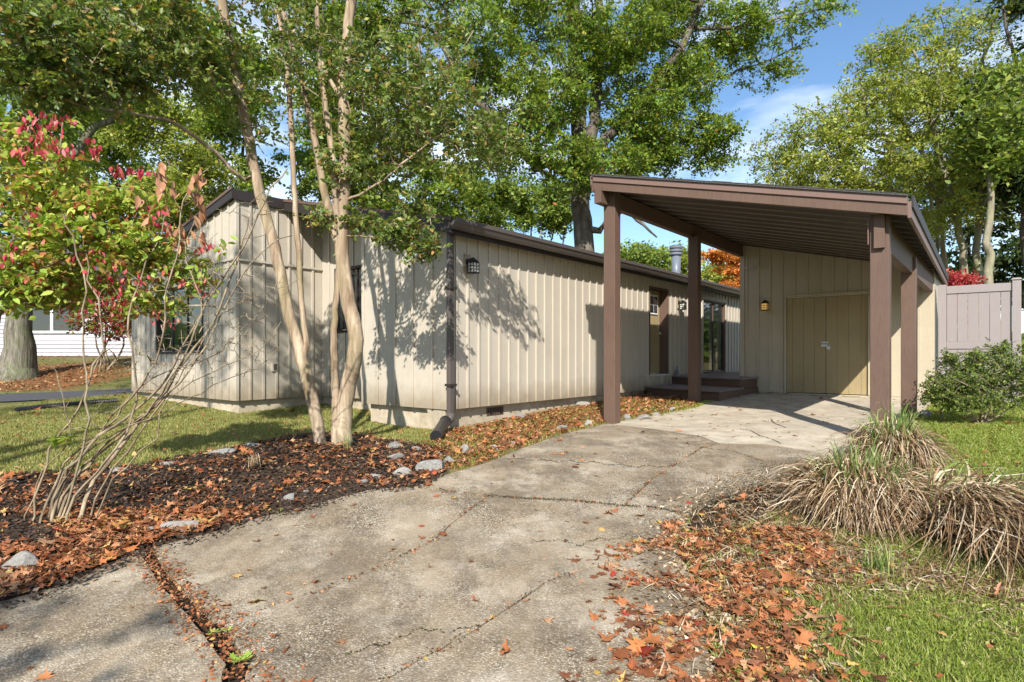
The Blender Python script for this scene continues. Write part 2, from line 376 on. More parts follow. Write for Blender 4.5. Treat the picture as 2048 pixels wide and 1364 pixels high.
def slab(pp, mat, name='slab'):
    q = []
    for i in range(len(pp)):                                    # ragged broken edge, the same for both neighbours
        a = pp[i]; b = pp[(i + 1) % len(pp)]
        k = tuple(sorted((a, b))); rr = random.Random(str(k)); n = max(1, int(math.dist(a, b) / 22))
        js = [(rr.uniform(-.011, .011), rr.uniform(-.011, .011)) for _ in range(n - 1)]
        if (a, b) != k: js = js[::-1]
        A = G(*a)[:2]; B = G(*b)[:2]
        if not q: q.append(A)
        else: q.append(A)
        for j in range(1, n):
            t = j / n; q.append(A * (1 - t) + B * t + np.array(js[j - 1]))
    q = np.array(q); n = len(q)
    area = .5 * np.sum(q[:, 0] * np.roll(q[:, 1], -1) - np.roll(q[:, 0], -1) * q[:, 1])
    if area < 0: q = q[::-1]
    e1 = q - np.roll(q, 1, 0); e2 = np.roll(q, -1, 0) - q
    t = e1 / (np.linalg.norm(e1, axis=1)[:, None] + 1e-9) + e2 / (np.linalg.norm(e2, axis=1)[:, None] + 1e-9)
    t /= np.linalg.norm(t, axis=1)[:, None] + 1e-9
    nin = np.stack([-t[:, 1], t[:, 0]], 1)
    tilt = random.uniform(-.004, .006)
    outer = q + nin * .006; inner = q + nin * .009
    mn = inner.min(0); mxx = inner.max(0); st = .22
    gx, gy = np.meshgrid(np.arange(mn[0], mxx[0], st), np.arange(mn[1], mxx[1], st))
    gp = np.stack([gx.ravel(), gy.ravel()], 1); gp = gp[inpoly(gp[:, 0], gp[:, 1], [tuple(v) for v in inner])]
    pts = [Vector(v) for v in inner] + [Vector(v) for v in gp]
    vo, ed, fo, ov, oe, of = delaunay_2d_cdt(pts, [], [list(range(len(inner)))], 1, 1e-5)
    V = [(v.x, v.y, float(gz(v.x, v.y)) + .006 + tilt) for v in vo]
    Fs = [tuple(f) for f in fo]
    b = len(V)
    V += [(v[0], v[1], float(gz(v[0], v[1])) + .006 + tilt) for v in inner]
    V += [(v[0], v[1], float(gz(v[0], v[1])) + .004 + tilt) for v in outer]
    V += [(v[0], v[1], float(gz(v[0], v[1])) - .08) for v in outer]
    for i in range(n):
        j = (i + 1) % n
        Fs.append((b + i, b + n + i, b + n + j, b + j)); Fs.append((b + n + i, b + 2*n + i, b + 2*n + j, b + n + j))
    return obj_py(name, V, Fs, mat, drive)
for nm, pp, mt in slabs:
    slab([tuple(map(float, p)) for p in pp], M[mt])
# asphalt path on the left
pl = gpoly([(-500,806),(0,806),(120,800),(272,788),(330,783),(330,775),(272,778),(120,786),(0,790),(-500,790)])
V = [(x, y, float(gz(x, y)) + .025) for x, y in pl]
path = obj_py('path', V, [tuple(range(len(V)))], M['asphalt']); path['kind'] = 'structure'

# ------------------------------------------------------------------ building pieces (house frame: local x = W, local y = E)
def hp(w, e, z=0): return (float(w * W[0] + e * E[0]), float(w * W[1] + e * E[1]), z)
HO = (-6.3, 6.36, .48)
house = empty('house', hp(*HO), ROTZ, label='long low house with beige board and batten siding and dark roof edge', cat='house')
def hh(mb, name, mat, parent=house, **k): return mb.obj(name, mat, parent, off=HO, **k)
def wallgen(parent, off, name, A, B, nrm, zb, ztop, spacing, mats, openings=(), joint=None, bw=.038, proud=.022, first=None):
    """board and batten wall from A to B (local w,e); every board and batten is a mesh of its own"""
    A = np.array(A, float); B = np.array(B, float); Ln = np.linalg.norm(B - A); D = (B - A) / Ln; Nn = np.array(nrm, float)
    def q(s, o, z): p = A + D * s + Nn * o; return (p[0], p[1], z)
    def blk(s0, s1, z0, z1a, z1b, o0, o1):
        flip = D[0] * Nn[1] - D[1] * Nn[0] > 0
        v = [q(s0,o0,z0), q(s1,o0,z0), q(s1,o1,z0), q(s0,o1,z0), q(s0,o0,z1a), q(s1,o0,z1b), q(s1,o1,z1b), q(s0,o1,z1a)]
        if not flip: v = [v[3], v[2], v[1], v[0], v[7], v[6], v[5], v[4]]
        return MB().hexa(v)
    core = MB()
    cuts = sorted(set([0, Ln] + [o[0] for o in openings] + [o[1] for o in openings]))
    for a, b in zip(cuts[:-1], cuts[1:]):
        op = [o for o in openings if o[0] <= (a + b) / 2 <= o[1]]
        segs = [(zb, None)]
        if op: segs = [(zb, op[0][2]), (op[0][3], None)]
        for z0, z1 in segs:
            if z1 is not None and z1 - z0 < .02: continue
            m = blk(a, b, z0, z1 if z1 is not None else ztop(a), z1 if z1 is not None else ztop(b), -.08, -.004)
            core.add(m.V, m.F)
    wall = core.obj(name, mats[0], parent, off=off)
    bpos = []
    s = first if first is not None else spacing
    while s < Ln - .06: bpos.append(s); s += spacing * random.uniform(.985, 1.015)
    allp = [0] + bpos + [Ln]
    def pieces(a, b, z0, za, zb_):  # yields (s0,s1,z0,z1a,z1b) outside openings
        out = [(a, b, z0, za, zb_)]
        for (o0, o1, oz0, oz1) in openings:
            nw = []
            for (s0, s1, p0, pa, pb) in out:
                if s1 <= o0 + .005 or s0 >= o1 - .005: nw.append((s0, s1, p0, pa, pb)); continue
                lerp = lambda t: pa + (pb - pa) * (t - s0) / (s1 - s0)
                c0, c1 = max(s0, o0), min(s1, o1)
                if s0 < o0 - .004: nw.append((s0, o0, p0, pa, lerp(o0)))
                if s1 > o1 + .004: nw.append((o1, s1, p0, lerp(o1), pb))
                if oz0 > p0 + .02: nw.append((c0, c1, p0, oz0, oz0))
                if oz1 < min(lerp(c0), lerp(c1)) - .02: nw.append((c0, c1, oz1, lerp(c0), lerp(c1)))
            out = nw
        return out
    for a, b in zip(allp[:-1], allp[1:]):
        g = .0015
        for (s0, s1, z0, za, zb_) in pieces(a + g, b - g, zb, ztop(a + g), ztop(b - g)):
            if s1 - s0 < .01: continue
            blk(s0, s1, z0, za, zb_, 0, .011 + random.uniform(0, .0015)).obj('siding_panel', mats[0], wall, off=(0,0,0))
    for c in bpos:
        for (s0, s1, z0, za, zb_) in pieces(c - bw/2, c + bw/2, zb + .004, ztop(c - bw/2) - .003, ztop(c + bw/2) - .003):
            if s1 - s0 < .012: continue
            blk(s0, s1, z0, za, zb_, .0135, .0135 + proud).obj('batten', mats[1], wall, off=(0,0,0))
    for o in wall.children:
        for v in o.data.vertices: v.co.x -= off[0]; v.co.y -= off[1]; v.co.z -= off[2]
    if joint:
        blk(.005, Ln - .005, joint, joint + .035, joint + .035, .037, .052).obj('joint_strip', mats[1], wall, off=(0,0,0))
        o = wall.children[-1]
        o2 = [c for c in wall.children if c.name.startswith('joint_strip')][0]
        for v in o2.data.vertices: v.co.x -= off[0]; v.co.y -= off[1]; v.co.z -= off[2]
    return wall, blk, q
SB, ST, BT = .70, 3.33, 4.22
EEND = 21.0
mats = (M['siding'], M['batten'])
# long wall L: opening list as distance from the front corner
DO = (6.44, 7.45, 1.05, 3.08); SO = (9.60, 11.30, .99, 3.0)
wL, blkL, qL = wallgen(house, HO, 'long_wall', (-6.3, 6.36), (-6.3, EEND), (1, 0), SB, lambda s: ST, .25, mats, [DO, SO], first=.13)
slope = .25
wA, blkA, qA = wallgen(house, HO, 'gable_wall', (-8.22, 6.33), (-6.33, 6.33), (0, -1), SB, lambda s: 3.33 + .217 * (1.89 - s), .42, mats, first=.36)
wR, blkR, qR = wallgen(house, HO, 'recess_wall', (-10.38, 6.98), (-8.22, 6.98), (0, -1), SB, lambda s: 3.32 + .215 * (4.05 - s), .25, mats, [(.42, 1.75, 1.92, 3.15)])
MB().box((-8.26, 6.40, SB), (-8.20, 6.97, 3.74)).obj('return_wall', M['siding'], house, off=HO)
wB, blkB, qB = wallgen(house, HO, 'high_side_wall', (-10.40, 5.28), (-10.40, 7.0), (1, 0), SB, lambda s: BT, .25, mats, joint=3.15, first=.22)
wC, blkC, qC = wallgen(house, HO, 'rear_gable_wall', (-15.04, 5.25), (-10.43, 5.25), (0, -1), SB, lambda s: 3.27 + .205 * s, .26, mats, [(1.35, 3.45, 1.52, 2.85)], joint=3.15)
MB().box((-10.425, 5.232, SB), (-10.36, 5.292, BT - .01)).obj('corner_board', M['batten'], house, off=HO, bevel=.004)
MB().box((-6.335, 6.305, SB), (-6.262, 6.37, ST - .01)).obj('corner_board', M['batten'], house, off=HO, bevel=.004)
MB().box((-8.275, 6.30, SB - .03), (-8.205, 6.345, 3.73)).obj('corner_board', M['batten'], house, off=HO, bevel=.004)
# foundation
fd = MB(); fd.box((-8.18, 6.42, .0), (-6.40, EEND, .695)); fd.box((-10.46, 7.05, .0), (-8.18, EEND, .694)); fd.box((-14.98, 5.34, .0), (-10.47, EEND, .696))
found = fd.obj('foundation', M['found'], house, off=HO)
vt = MB()
vt.box((-6.405, 7.30, .53), (-6.392, 7.72, .66)); vent = vt.obj('vent_grille', M['brown'], found, off=HO)
vt = MB()
for k in range(9): vt.box((-6.391, 7.33 + k * .043, .54), (-6.385, 7.345 + k * .043, .65))
vt.obj('vent_bars', M['soffit'], found, off=HO)
# roof
def roofslab(w0, z0, w1, z1, e0, e1, th=.07):
    return MB().hexa([(w0,e0,z0),(w1,e0,z1),(w1,e1,z1),(w0,e1,z0),(w0,e0,z0+th),(w1,e0,z1+th),(w1,e1,z1+th),(w0,e1,z0+th)])
RZ = ST + .06
hr = roofslab(-10.40, 4.30, -6.02, 3.345, 6.16, EEND + .3); roof = hr.obj('roof', M['shingle'], house, off=HO)
r2 = roofslab(-15.4, 3.235, -10.40, 4.301, 5.19, EEND + .3); r2.obj('roof', M['shingle'], house, off=HO)
def rake(w0, z0, w1, z1, e0, e1, h): # fascia plank under the roof edge
    return MB().hexa([(w0,e0,z0-h),(w1,e0,z1-h),(w1,e1,z1-h),(w0,e1,z0-h),(w0,e0,z0),(w1,e0,z1),(w1,e1,z1),(w0,e1,z0)])
rake(-10.41, 4.375, -6.04, 3.42, 6.12, 6.157, .20).obj('rake_board', M['fascia'], house, off=HO)
rake(-15.4, 3.31, -10.34, 4.385, 5.15, 5.187, .17).obj('rake_board', M['fascia'], house, off=HO)
rake(-15.4, 3.33, -10.33, 4.405, 5.135, 5.149, .05).obj('drip_edge', M['brown'], house, off=HO)
rake(-10.41, 4.395, -6.03, 3.44, 6.105, 6.119, .05).obj('drip_edge', M['brown'], house, off=HO)
MB().box((-10.36, 5.19, 4.19), (-10.325, 6.115, 4.37)).obj('ridge_fascia', M['fascia'], house, off=HO)
MB().box((-6.12, 6.18, 3.22), (-6.085, EEND, 3.345)).obj('eave_fascia', M['fascia'], house, off=HO)
MB().box((-6.285, 6.18, 3.332), (-6.121, EEND, 3.343)).obj('eave_soffit', M['siding'], house, off=HO)
# K-style gutter profile swept along E
pf = [(-6.083, 3.30), (-6.03, 3.275), (-5.985, 3.30), (-5.965, 3.345), (-5.945, 3.37), (-5.945, 3.425), (-5.955, 3.432), (-5.958, 3.40), (-6.08, 3.40)]
gm = MB(); V = [(w, e, z) for e in (6.14, EEND) for w, z in pf]; k = len(pf)
gm.add(V, [(i, (i+1) % k, k + (i+1) % k, k + i) for i in range(k)] + [tuple(range(k))[::-1], tuple(range(k, 2*k))])
gut = gm.obj('gutter', M['gutter'], house, off=HO)
# downspout at the front corner with elbow and black extension
ds = MB(); ds.box((-6.25, 6.25, .62), (-6.175, 6.345, 3.28)); dsp = ds.obj('downspout', M['gutter'], house, off=HO, bevel=.012)
for z in (1.05, 2.45): MB().box((-6.262, 6.228, z), (-6.148, 6.372, z + .035)).obj('strap', M['fascia'], dsp, off=HO, bevel=.003)
el = MB(); el.tube([(-6.205, 6.30, .66), (-6.205, 6.29, .58), (-6.21, 6.22, .54), (-6.215, 6.15, .52)], .062, 12); el.obj('elbow', M['gutter'], dsp, off=HO, sm=True)
# crawl-space corner pier in pale render
MB().hexa([(-6.62,6.40,.2),(-6.42,6.40,.2),(-6.42,6.60,.2),(-6.62,6.60,.2),(-6.75,6.34,.69),(-6.36,6.34,.69),(-6.36,6.6,.69),(-6.75,6.6,.69)]).obj('corner_pier', M['found'], house, off=HO)
pe = G(872, 884); pip = [hp(-6.215, 6.20, .55), None, (pe[0], pe[1], pe[2] + .07)]
pip[1] = tuple(pip[0][i] * .55 + pip[2][i] * .45 for i in range(3))
ex = MB(); ex.tube(pip, .078, 14); ex.tube([pip[0], tuple(pip[0][i]*.9+pip[1][i]*.1 for i in range(3))], .086, 14); exo = ex.obj('downspout_extension', M['black'], None, loc=pip[2], sm=False, off=pip[2])
tag(exo, 'short black plastic drain extension leaning out from the house corner downspout', 'drain pipe')
# window builder in a wall plane: frame, panes, glass
def window(parent, off, q, o, nv=2, nh=1, fr=.05, mat=M['fascia'], name='window', depth=.0, gl=None):
    s0, s1, z0, z1 = o
    def bx(a, b, c, d, o0, o1):
        p = [q(a,o0,c), q(b,o0,c), q(b,o1,c), q(a,o1,c), q(a,o0,d), q(b,o0,d), q(b,o1,d), q(a,o1,d)]
        return p
    fm = MB()
    for (a, b, c, d) in ((s0, s0+fr, z0, z1), (s1-fr, s1, z0, z1), (s0+fr, s1-fr, z0, z0+fr), (s0+fr, s1-fr, z1-fr, z1)):
        fm.hexa(bx(a, b, c, d, -.05-depth, .03-depth))
    f = fm.obj(name, mat, parent, off=off)
    W_ = (s1 - s0 - 2*fr) / nv; H_ = (z1 - z0 - 2*fr) / nh
    for i in range(nv):
        for j in range(nh):
            MB().hexa(bx(s0+fr+i*W_+.012, s0+fr+(i+1)*W_-.012, z0+fr+j*H_+.01, z0+fr+(j+1)*H_-.01, -.035-depth, -.022-depth)).obj('pane', gl or M['glass'], f, off=off)
            if i: MB().hexa(bx(s0+fr+i*W_-.014, s0+fr+i*W_+.014, z0+fr+j*H_, z0+fr+(j+1)*H_, -.045-depth, -.004-depth)).obj('mullion', mat, f, off=off)
    return f
window(house, HO, qR, (.42, 1.75, 1.92, 3.15), 2, 1)
window(house, HO, qC, (1.35, 3.45, 1.52, 2.85), 3, 1)
# side door in the recess of the long wall
s0, s1, z0, z1 = DO
def bL(a, b, c, d, o0, o1, name, mat, parent=house, bevel=0): return MB().hexa([qL(a,o0,c),qL(b,o0,c),qL(b,o1,c),qL(a,o1,c),qL(a,o0,d),qL(b,o0,d),qL(b,o1,d),qL(a,o1,d)][::1]).obj(name, mat, parent, off=HO, bevel=bevel)
def fixn(o):
    bpy.context.view_layer.update()
    import bmesh
    b = bmesh.new(); b.from_mesh(o.data); bmesh.ops.recalc_face_normals(b, faces=b.faces); b.to_mesh(o.data); b.free(); return o
jm = M['brown']
bL(s0, s0+.035, z0, z1, -.30, .03, 'door_jamb', jm); bL(s1-.035, s1, z0, z1, -.30, .03, 'door_jamb', jm); bL(s0+.036, s1-.036, z1-.04, z1, -.30, .03, 'door_head', jm)
bL(s0, s1, z0-.03, z0-.001, -.30, .05, 'door_sill', M['zinc'])
D0, D1 = s0+.04, s1-.04
door = bL(D0, D1, z0+.01, z1-.05, -.235, -.19, 'door', M['tan'])
wz0, wz1 = 2.47, 2.93
for a, b in ((D0+.16, (D0+D1)/2-.03), ((D0+D1)/2+.03, D1-.16)):
    bL(a, b, 1.30, 2.20, -.189, -.178, 'raised_panel', M['tan'], door, .006)
bL(D0+.14, D1-.14, wz0, wz1, -.189, -.165, 'window_frame', M['white'], door)
cw = (D1-D0-.28-.10)/3; ch = (wz1-wz0-.09)/2
for i in range(3):
    for j in range(2):
        a = D0+.14+.03+i*(cw+.02); c = wz0+.03+j*(ch+.02)
        bL(a, a+cw, c, c+ch, -.1649, -.161, 'pane', M['glass'], door)
kn = MB(); p = qL(D1-.07, -.14, 2.02); kn.tube([qL(D1-.07,-.19,2.02), qL(D1-.07,-.15,2.02)], .012, 8); kn.tube([qL(D1-.07,-.155,2.02), qL(D1-.07,-.14,2.02), qL(D1-.07,-.12,2.02)], [.02,.03,.018], 12)
kn.tube([qL(D1-.07,-.19,2.16), qL(D1-.07,-.165,2.16)], .028, 12); kn.obj('door_knob', M['zinc'], door, off=HO, sm=True)
# sliding glass door
s0, s1, z0, z1 = SO
sl = window(house, HO, qL, SO, 2, 1, .055, M['brown'], 'sliding_door')
bL(s0-.06, s1+.06, z1+.001, z1+.10, -.02, .045, 'door_head', M['siding'])
bL(s0-.07, s0-.001, z0, z1, .012, .05, 'door_casing', M['batten']); bL(s1+.001, s1+.07, z0, z1, .012, .05, 'door_casing', M['batten'])
# outlet cover on the high side wall, gas meter fitting beside the door
MB().hexa([qB(.62,.012,1.20),qB(.74,.012,1.20),qB(.74,.05,1.20),qB(.62,.05,1.20),qB(.62,.012,1.36),qB(.74,.012,1.36),qB(.74,.05,1.36),qB(.62,.05,1.36)]).obj('outlet_box', M['batten'], house, off=HO, bevel=.008)
MB().hexa([qB(.65,.0501,1.225),qB(.71,.0501,1.225),qB(.71,.058,1.225),qB(.65,.058,1.225),qB(.65,.0501,1.335),qB(.71,.0501,1.335),qB(.71,.058,1.335),qB(.65,.058,1.335)]).obj('outlet_cover', M['gutter'], house, off=HO)
fb = MB(); fb.tube([qL(7.75,.06,.62), qL(7.75,.06,1.0), qL(7.78,.10,1.05), qL(7.78,.10,1.22)], .02, 8); fb.tube([qL(7.78,.10,1.02), qL(7.78,.10,1.13)], .045, 12)
mt = fb.obj('gas_regulator', M['steel'], None, off=hp(0,0)); mt.rotation_euler = (0, 0, 0)
me = mt.data
for v in me.vertices: a, b = v.co.x, v.co.y; v.co.x, v.co.y = hp(a, b)[:2]
tag(mt, 'small grey gas regulator on a pipe against the wall right of the side door', 'gas meter')

# ------------------------------------------------------------------ wall lanterns
def lantern(w, e, z, nrm, lit_, label, sc_=1.0):
    ang = ROTZ + math.atan2(nrm[1], nrm[0]) - math.pi/2      # local +y... points out of the wall
    r = empty('wall_lantern', hp(w, e, z), ang, label=label, cat='wall lantern', group='lanterns fixed to the walls'); r.scale = (.88, .88, .88)
    # local y is the outward direction
    MB().box((-.075, .0, -.17), (.075, .03, .13)).obj('mount_block', M['siding'] if not lit_ else M['shedsid'], r, bevel=.004)
    bp = MB(); bp.tube([(0,.0301,.0),(0,.05,.0)], [.055,.045], 16); bp.obj('back_plate', M['black'], r, sm=True)
    ar = MB(); ar.tube([(0,.05,.01),(0,.09,.045),(0,.14,.06),(0,.17,.035)], .011, 8); ar.obj('arm', M['black'], r, sm=True)
    cx = .16
    rf = MB(); rf.tube([(0,cx,.06),(0,cx,.045),(0,cx,.0),(0,cx,-.022)], [.012,.03,.085,.105], 12); rf.obj('cap', M['black'], r)
    fr = MB(); h = .17; a = .068
    for i in range(3):
        for j in range(3):
            if i == 1 and j == 1: continue
            x = (i-1)*a; y = cx + (j-1)*a; t = .0045
            fr.box((x-t, y-t, -.022-h), (x+t, y+t, -.02))
    for z_ in (-.028, -.085, -.14, -.022-h):
        t = .0045
        for s in (-1, 1):
            fr.box((-a-t, cx+s*a-t+.0003, z_-t), (a+t, cx+s*a+t+.0003, z_+t)); fr.box((s*a-t+.0003, cx-a-t, z_-t+.0004), (s*a+t+.0003, cx+a+t, z_+t+.0004))
    fr.obj('cage', M['black'], r)
    MB().box((-a-.008, cx-a-.008, -.022-h-.016), (a+.008, cx+a+.008, -.022-h-.005)).obj('base_plate', M['black'], r)
    g = MB(); b = a-.006
    for s in (-1, 1):
        g.box((-b, cx+s*b-.001, -.018-h), (b, cx+s*b+.001, -.03)); g.box((s*b-.001, cx-b+.002, -.018-h), (s*b+.001, cx+b-.002, -.03))
    g.obj('glass', M['amber'] if lit_ else M['seedglass'], r)
    bl = MB(); bl.tube([(0,cx,-.03),(0,cx,-.07),(0,cx,-.10),(0,cx,-.125),(0,cx,-.135)], [.012,.02,.03,.02,.004], 10); bl.obj('bulb', M['bulb'] if lit_ else M['white'], r, sm=True)
lantern(-6.289, 6.72, 2.90, (1, 0), False, 'unlit black caged lantern near the downspout corner, in full view on the long wall')
lantern(-6.289, 14.38, 2.80, (1, 0), False, 'black caged lantern between the side door and the sliding glass door')
lantern(-4.19, 14.468, 2.69, (0, -1), True, 'lit amber lantern left of the double shed doors')

# ------------------------------------------------------------------ carport
CO = (-4.7, 8.31, .45)
cp = empty('carport', hp(*CO), ROTZ, label='open brown carport with sloping shingled roof on four square posts', cat='carport')
ZU = lambda w: 4.02 - .24 * (w + 4.85)         # underside of the fascia
def cobj(m, name, mat, parent=cp, **k): return m.obj(name, mat, parent, off=CO, **k)
cobj(MB().box((-4.80, 8.22, .2), (-4.605, 8.40, 4.03)), 'post', M['brown'], bevel=.006)
cobj(MB().box((-4.80, 11.46, .2), (-4.605, 11.64, 3.82)), 'post', M['brown'], bevel=.006)
cobj(MB().box((-1.215, 8.22, .2), (-1.02, 8.40, 3.14)), 'post', M['brown'], bevel=.006)
cobj(MB().box((-1.215, 11.0, .2), (-1.02, 11.18, 2.99)), 'post', M['brown'], bevel=.006)
cobj(MB().box((-4.83, 7.99, 3.80), (-4.715, 14.46, 4.045)), 'beam', M['brown'], bevel=.004)
cobj(MB().box((-1.17, 8.165, 2.74), (-1.06, 14.46, 3.125)), 'beam', M['brown'], bevel=.004)
cobj(MB().box((-1.235, 8.195, 2.80), (-1.225, 8.215, 3.1)), 'post_trim', M['brown2'])
WLf, WRf, WRb, EF, EB = -4.86, -.82, -1.02, 8.02, 17.2
wr = lambda e: WRf + (WRb - WRf) * (e - EF) / (EB - EF)
def cslab(e0, e1, za, zb, wl=WLf, inset=0, name='plank', mat=None, parent=cp):
    m = MB().hexa([(wl+inset,e0,ZU(wl+inset)+za),(wr(e0)-inset,e0,ZU(wr(e0)-inset)+za),(wr(e1)-inset,e1,ZU(wr(e1)-inset)+za),(wl+inset,e1,ZU(wl+inset)+za),
                   (wl+inset,e0,ZU(wl+inset)+zb),(wr(e0)-inset,e0,ZU(wr(e0)-inset)+zb),(wr(e1)-inset,e1,ZU(wr(e1)-inset)+zb),(wl+inset,e1,ZU(wl+inset)+zb)])
    return cobj(m, name, mat, parent)
croof = cslab(EF+.02, EB, .145, .205, name='roof', inset=.03, mat=M['shingle'])
e = EF + .05
while e < 14.4:
    d = .46
    dz = random.uniform(0, .003)
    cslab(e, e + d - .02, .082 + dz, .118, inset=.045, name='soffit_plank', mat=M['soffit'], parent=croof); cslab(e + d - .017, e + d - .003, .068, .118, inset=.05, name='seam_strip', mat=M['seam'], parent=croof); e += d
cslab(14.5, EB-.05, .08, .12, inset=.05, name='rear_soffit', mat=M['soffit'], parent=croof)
cslab(EF+.03, EB-.03, .121, .14, inset=.04, name='roof_deck', mat=M['brown2'], parent=croof).data.materials[0] = M['shedsid']
# fascias: lower board, proud upper trim, shingle edge
cslab(EF, EF+.035, -.002, .15, name='front_fascia', mat=M['brown'])
cslab(EF-.022, EF-.001, .125, .205, name='front_trim', mat=M['brown2'])
cslab(EF-.045, EF+.0195, .207, .225, wl=WLf-.015, name='shingle_edge', mat=M['shingle'])
def side(w0f, w0b, o0, o1, za, zb, name, mat, e0=EF, e1=EB):
    q = []
    for z in (za, zb):
        for (e_, o_) in ((e0, o0), (e0, o1), (e1, o1), (e1, o0)):
            wv = (w0f if e_ == e0 else w0b); q.append((wv + o_, e_, ZU(wv) + z))
    cobj(MB().hexa(q), name, mat)
side(WRf, WRb, -.001, .035, -.03, .15, 'side_fascia', M['brown2'])
side(WRf, WRb, .0355, .055, .08, .215, 'side_trim', M['fascia'])
side(WLf, WLf, -.035, -.001, -.03, .15, 'side_fascia', M['brown'])
side(WLf, WLf, -.055, -.036, .08, .215, 'side_trim', M['brown2'])
# shingle tabs along the front edge of the roof
for i in range(15):
    w0 = WLf + .02 + i * .262; w1 = w0 + .258
    m = MB().hexa([(w0,EF-.05,ZU(w0)+.226),(w1,EF-.05,ZU(w1)+.226),(w1,EF+.3,ZU(w1)+.226),(w0,EF+.3,ZU(w0)+.226),(w0,EF-.05,ZU(w0)+.233+.006*(i%2)),(w1,EF-.05,ZU(w1)+.233+.006*(i%2)),(w1,EF+.3,ZU(w1)+.236),(w0,EF+.3,ZU(w0)+.236)])
    cobj(m, 'shingle', M['shingle'], croof)

# ------------------------------------------------------------------ shed behind the carport
SO_ = (-4.78, 14.49, .59)
shed = empty('shed', hp(*SO_), ROTZ, label='beige board and batten storage shed closing the rear of the carport', cat='shed')
SZ = .66
sd = (1.02, 2.62, SZ, 2.76)
wS, blkS, qS = wallgen(shed, SO_, 'front_wall', (-4.79, 14.49), (-1.04, 14.49), (0, -1), SZ, lambda s: ZU(-4.79 + s) + .07, .257, (M['shedsid'], M['shedsid']), [sd], joint=None, first=.16)
def bS(a, b, c, d, o0, o1, name, mat, parent=shed, bevel=0):
    o = MB().hexa([qS(a,o0,c),qS(b,o0,c),qS(b,o1,c),qS(a,o1,c),qS(a,o0,d),qS(b,o0,d),qS(b,o1,d),qS(a,o1,d)]).obj(name, mat, parent, off=SO_, bevel=bevel); return fixn(o)
MB().box((-4.795, 14.50, .3), (-4.74, 17.1, ZU(-4.79)+.06)).obj('side_wall', M['siding'], shed, off=SO_)
MB().box((-1.10, 14.50, .3), (-1.045, 17.1, ZU(-1.04)+.06)).obj('side_wall', M['siding'], shed, off=SO_)
MB().hexa([(-4.74,17.04,.3),(-1.1,17.04,.3),(-1.1,17.1,.3),(-4.74,17.1,.3),(-4.74,17.04,ZU(-4.74)+.06),(-1.1,17.04,ZU(-1.1)+.06),(-1.1,17.1,ZU(-1.1)+.06),(-4.74,17.1,ZU(-4.74)+.06)]).obj('rear_wall', M['siding'], shed, off=SO_)
MB().box((-4.80, 14.46, .45), (-1.03, 14.56, SZ-.004)).obj('sill_plate', M['found'], shed, off=SO_)
bS(.0, .10, SZ, ZU(-4.7)+.03, .0135, .034, 'corner_board', M['shedsid'])
bS(.005, .62, 3.50, 3.535, .037, .05, 'joint_strip', M['shedsid'])
bS(sd[0]-.035, sd[0]-.002, SZ, sd[3]+.035, .012, .05, 'door_casing', M['shedsid'])
bS(sd[1]+.002, sd[1]+.035, SZ, sd[3]+.035, .012, .05, 'door_casing', M['shedsid'])
bS(sd[0]-.036, sd[1]+.036, sd[3]+.036, sd[3]+.07, .012, .055, 'door_casing', M['shedsid'])
mid = (sd[0] + sd[1]) / 2
for side_, (a, b), fr_ in (('l', (sd[0]+.004, mid-.004), (.15, .44, .72)), ('r', (mid+.004, sd[1]-.004), (.27, .55, .84))):
    dr = bS(a, b, SZ+.012, sd[3]-.006, -.05, -.018, 'door', M['tan'])
    cuts = [a] + [a + (b - a) * f for f in fr_] + [b]
    for c0, c1 in zip(cuts[:-1], cuts[1:]):
        bS(c0+.0022, c1-.0022, SZ+.012, sd[3]-.006, -.0178, -.004 + random.uniform(0, .001), 'plank', M['tan'], dr)
    if side_ == 'r': rdoor = dr
bS(mid-.09, mid+.05, 1.755, 1.79, .0, .012, 'hasp', M['zinc'], rdoor, .003); bS(mid-.09, mid+.03, 1.68, 1.73, .0, .02, 'hasp', M['zinc'], rdoor, .003)
pd = MB(); pd.tube([qS(mid+.03,.02,1.69), qS(mid+.03,.04,1.74), qS(mid+.08,.04,1.74), qS(mid+.08,.02,1.69)], .006, 8)
pd.hexa([qS(mid+.02,.01,1.62),qS(mid+.09,.01,1.62),qS(mid+.09,.035,1.62),qS(mid+.02,.035,1.62),qS(mid+.02,.01,1.69),qS(mid+.09,.01,1.69),qS(mid+.09,.035,1.69),qS(mid+.02,.035,1.69)])
fixn(pd.obj('padlock', M['zinc'], rdoor, off=SO_))

# ------------------------------------------------------------------ deck steps between house and shed
DO_ = (-6.3, 12.5, .6)
dk = empty('deck_steps', hp(*DO_), ROTZ, label='brown painted wooden deck with one wide lower step by the side door', cat='deck')
zl, zu_ = .80, 1.0
def poly_prism(pts, z0, z1, name, mat, parent, bevel=0):
    n = len(pts); V = [(p[0], p[1], z0) for p in pts] + [(p[0], p[1], z1) for p in pts]
    F = [tuple(range(n))[::-1], tuple(range(n, 2*n))] + [(i, (i+1) % n, n + (i+1) % n, n + i) for i in range(n)]
    return fixn(MB().add(V, F).obj(name, mat, parent, off=DO_, bevel=bevel))
poly_prism([(-6.25,12.62),(-4.36,11.95),(-4.36,14.44),(-6.25,14.44)], .3, zl-.045, 'step_base', M['brown'], dk)
poly_prism([(-6.25,14.02),(-4.40,13.3),(-4.40,14.44),(-6.25,14.44)], zl-.04, zu_-.045, 'riser', M['brown'], dk)
poly_prism([(-6.25,14.442),(-4.83,14.442),(-4.83,20.5),(-6.25,20.5)], .3, zu_-.045, 'deck_frame', M['brown'], dk)
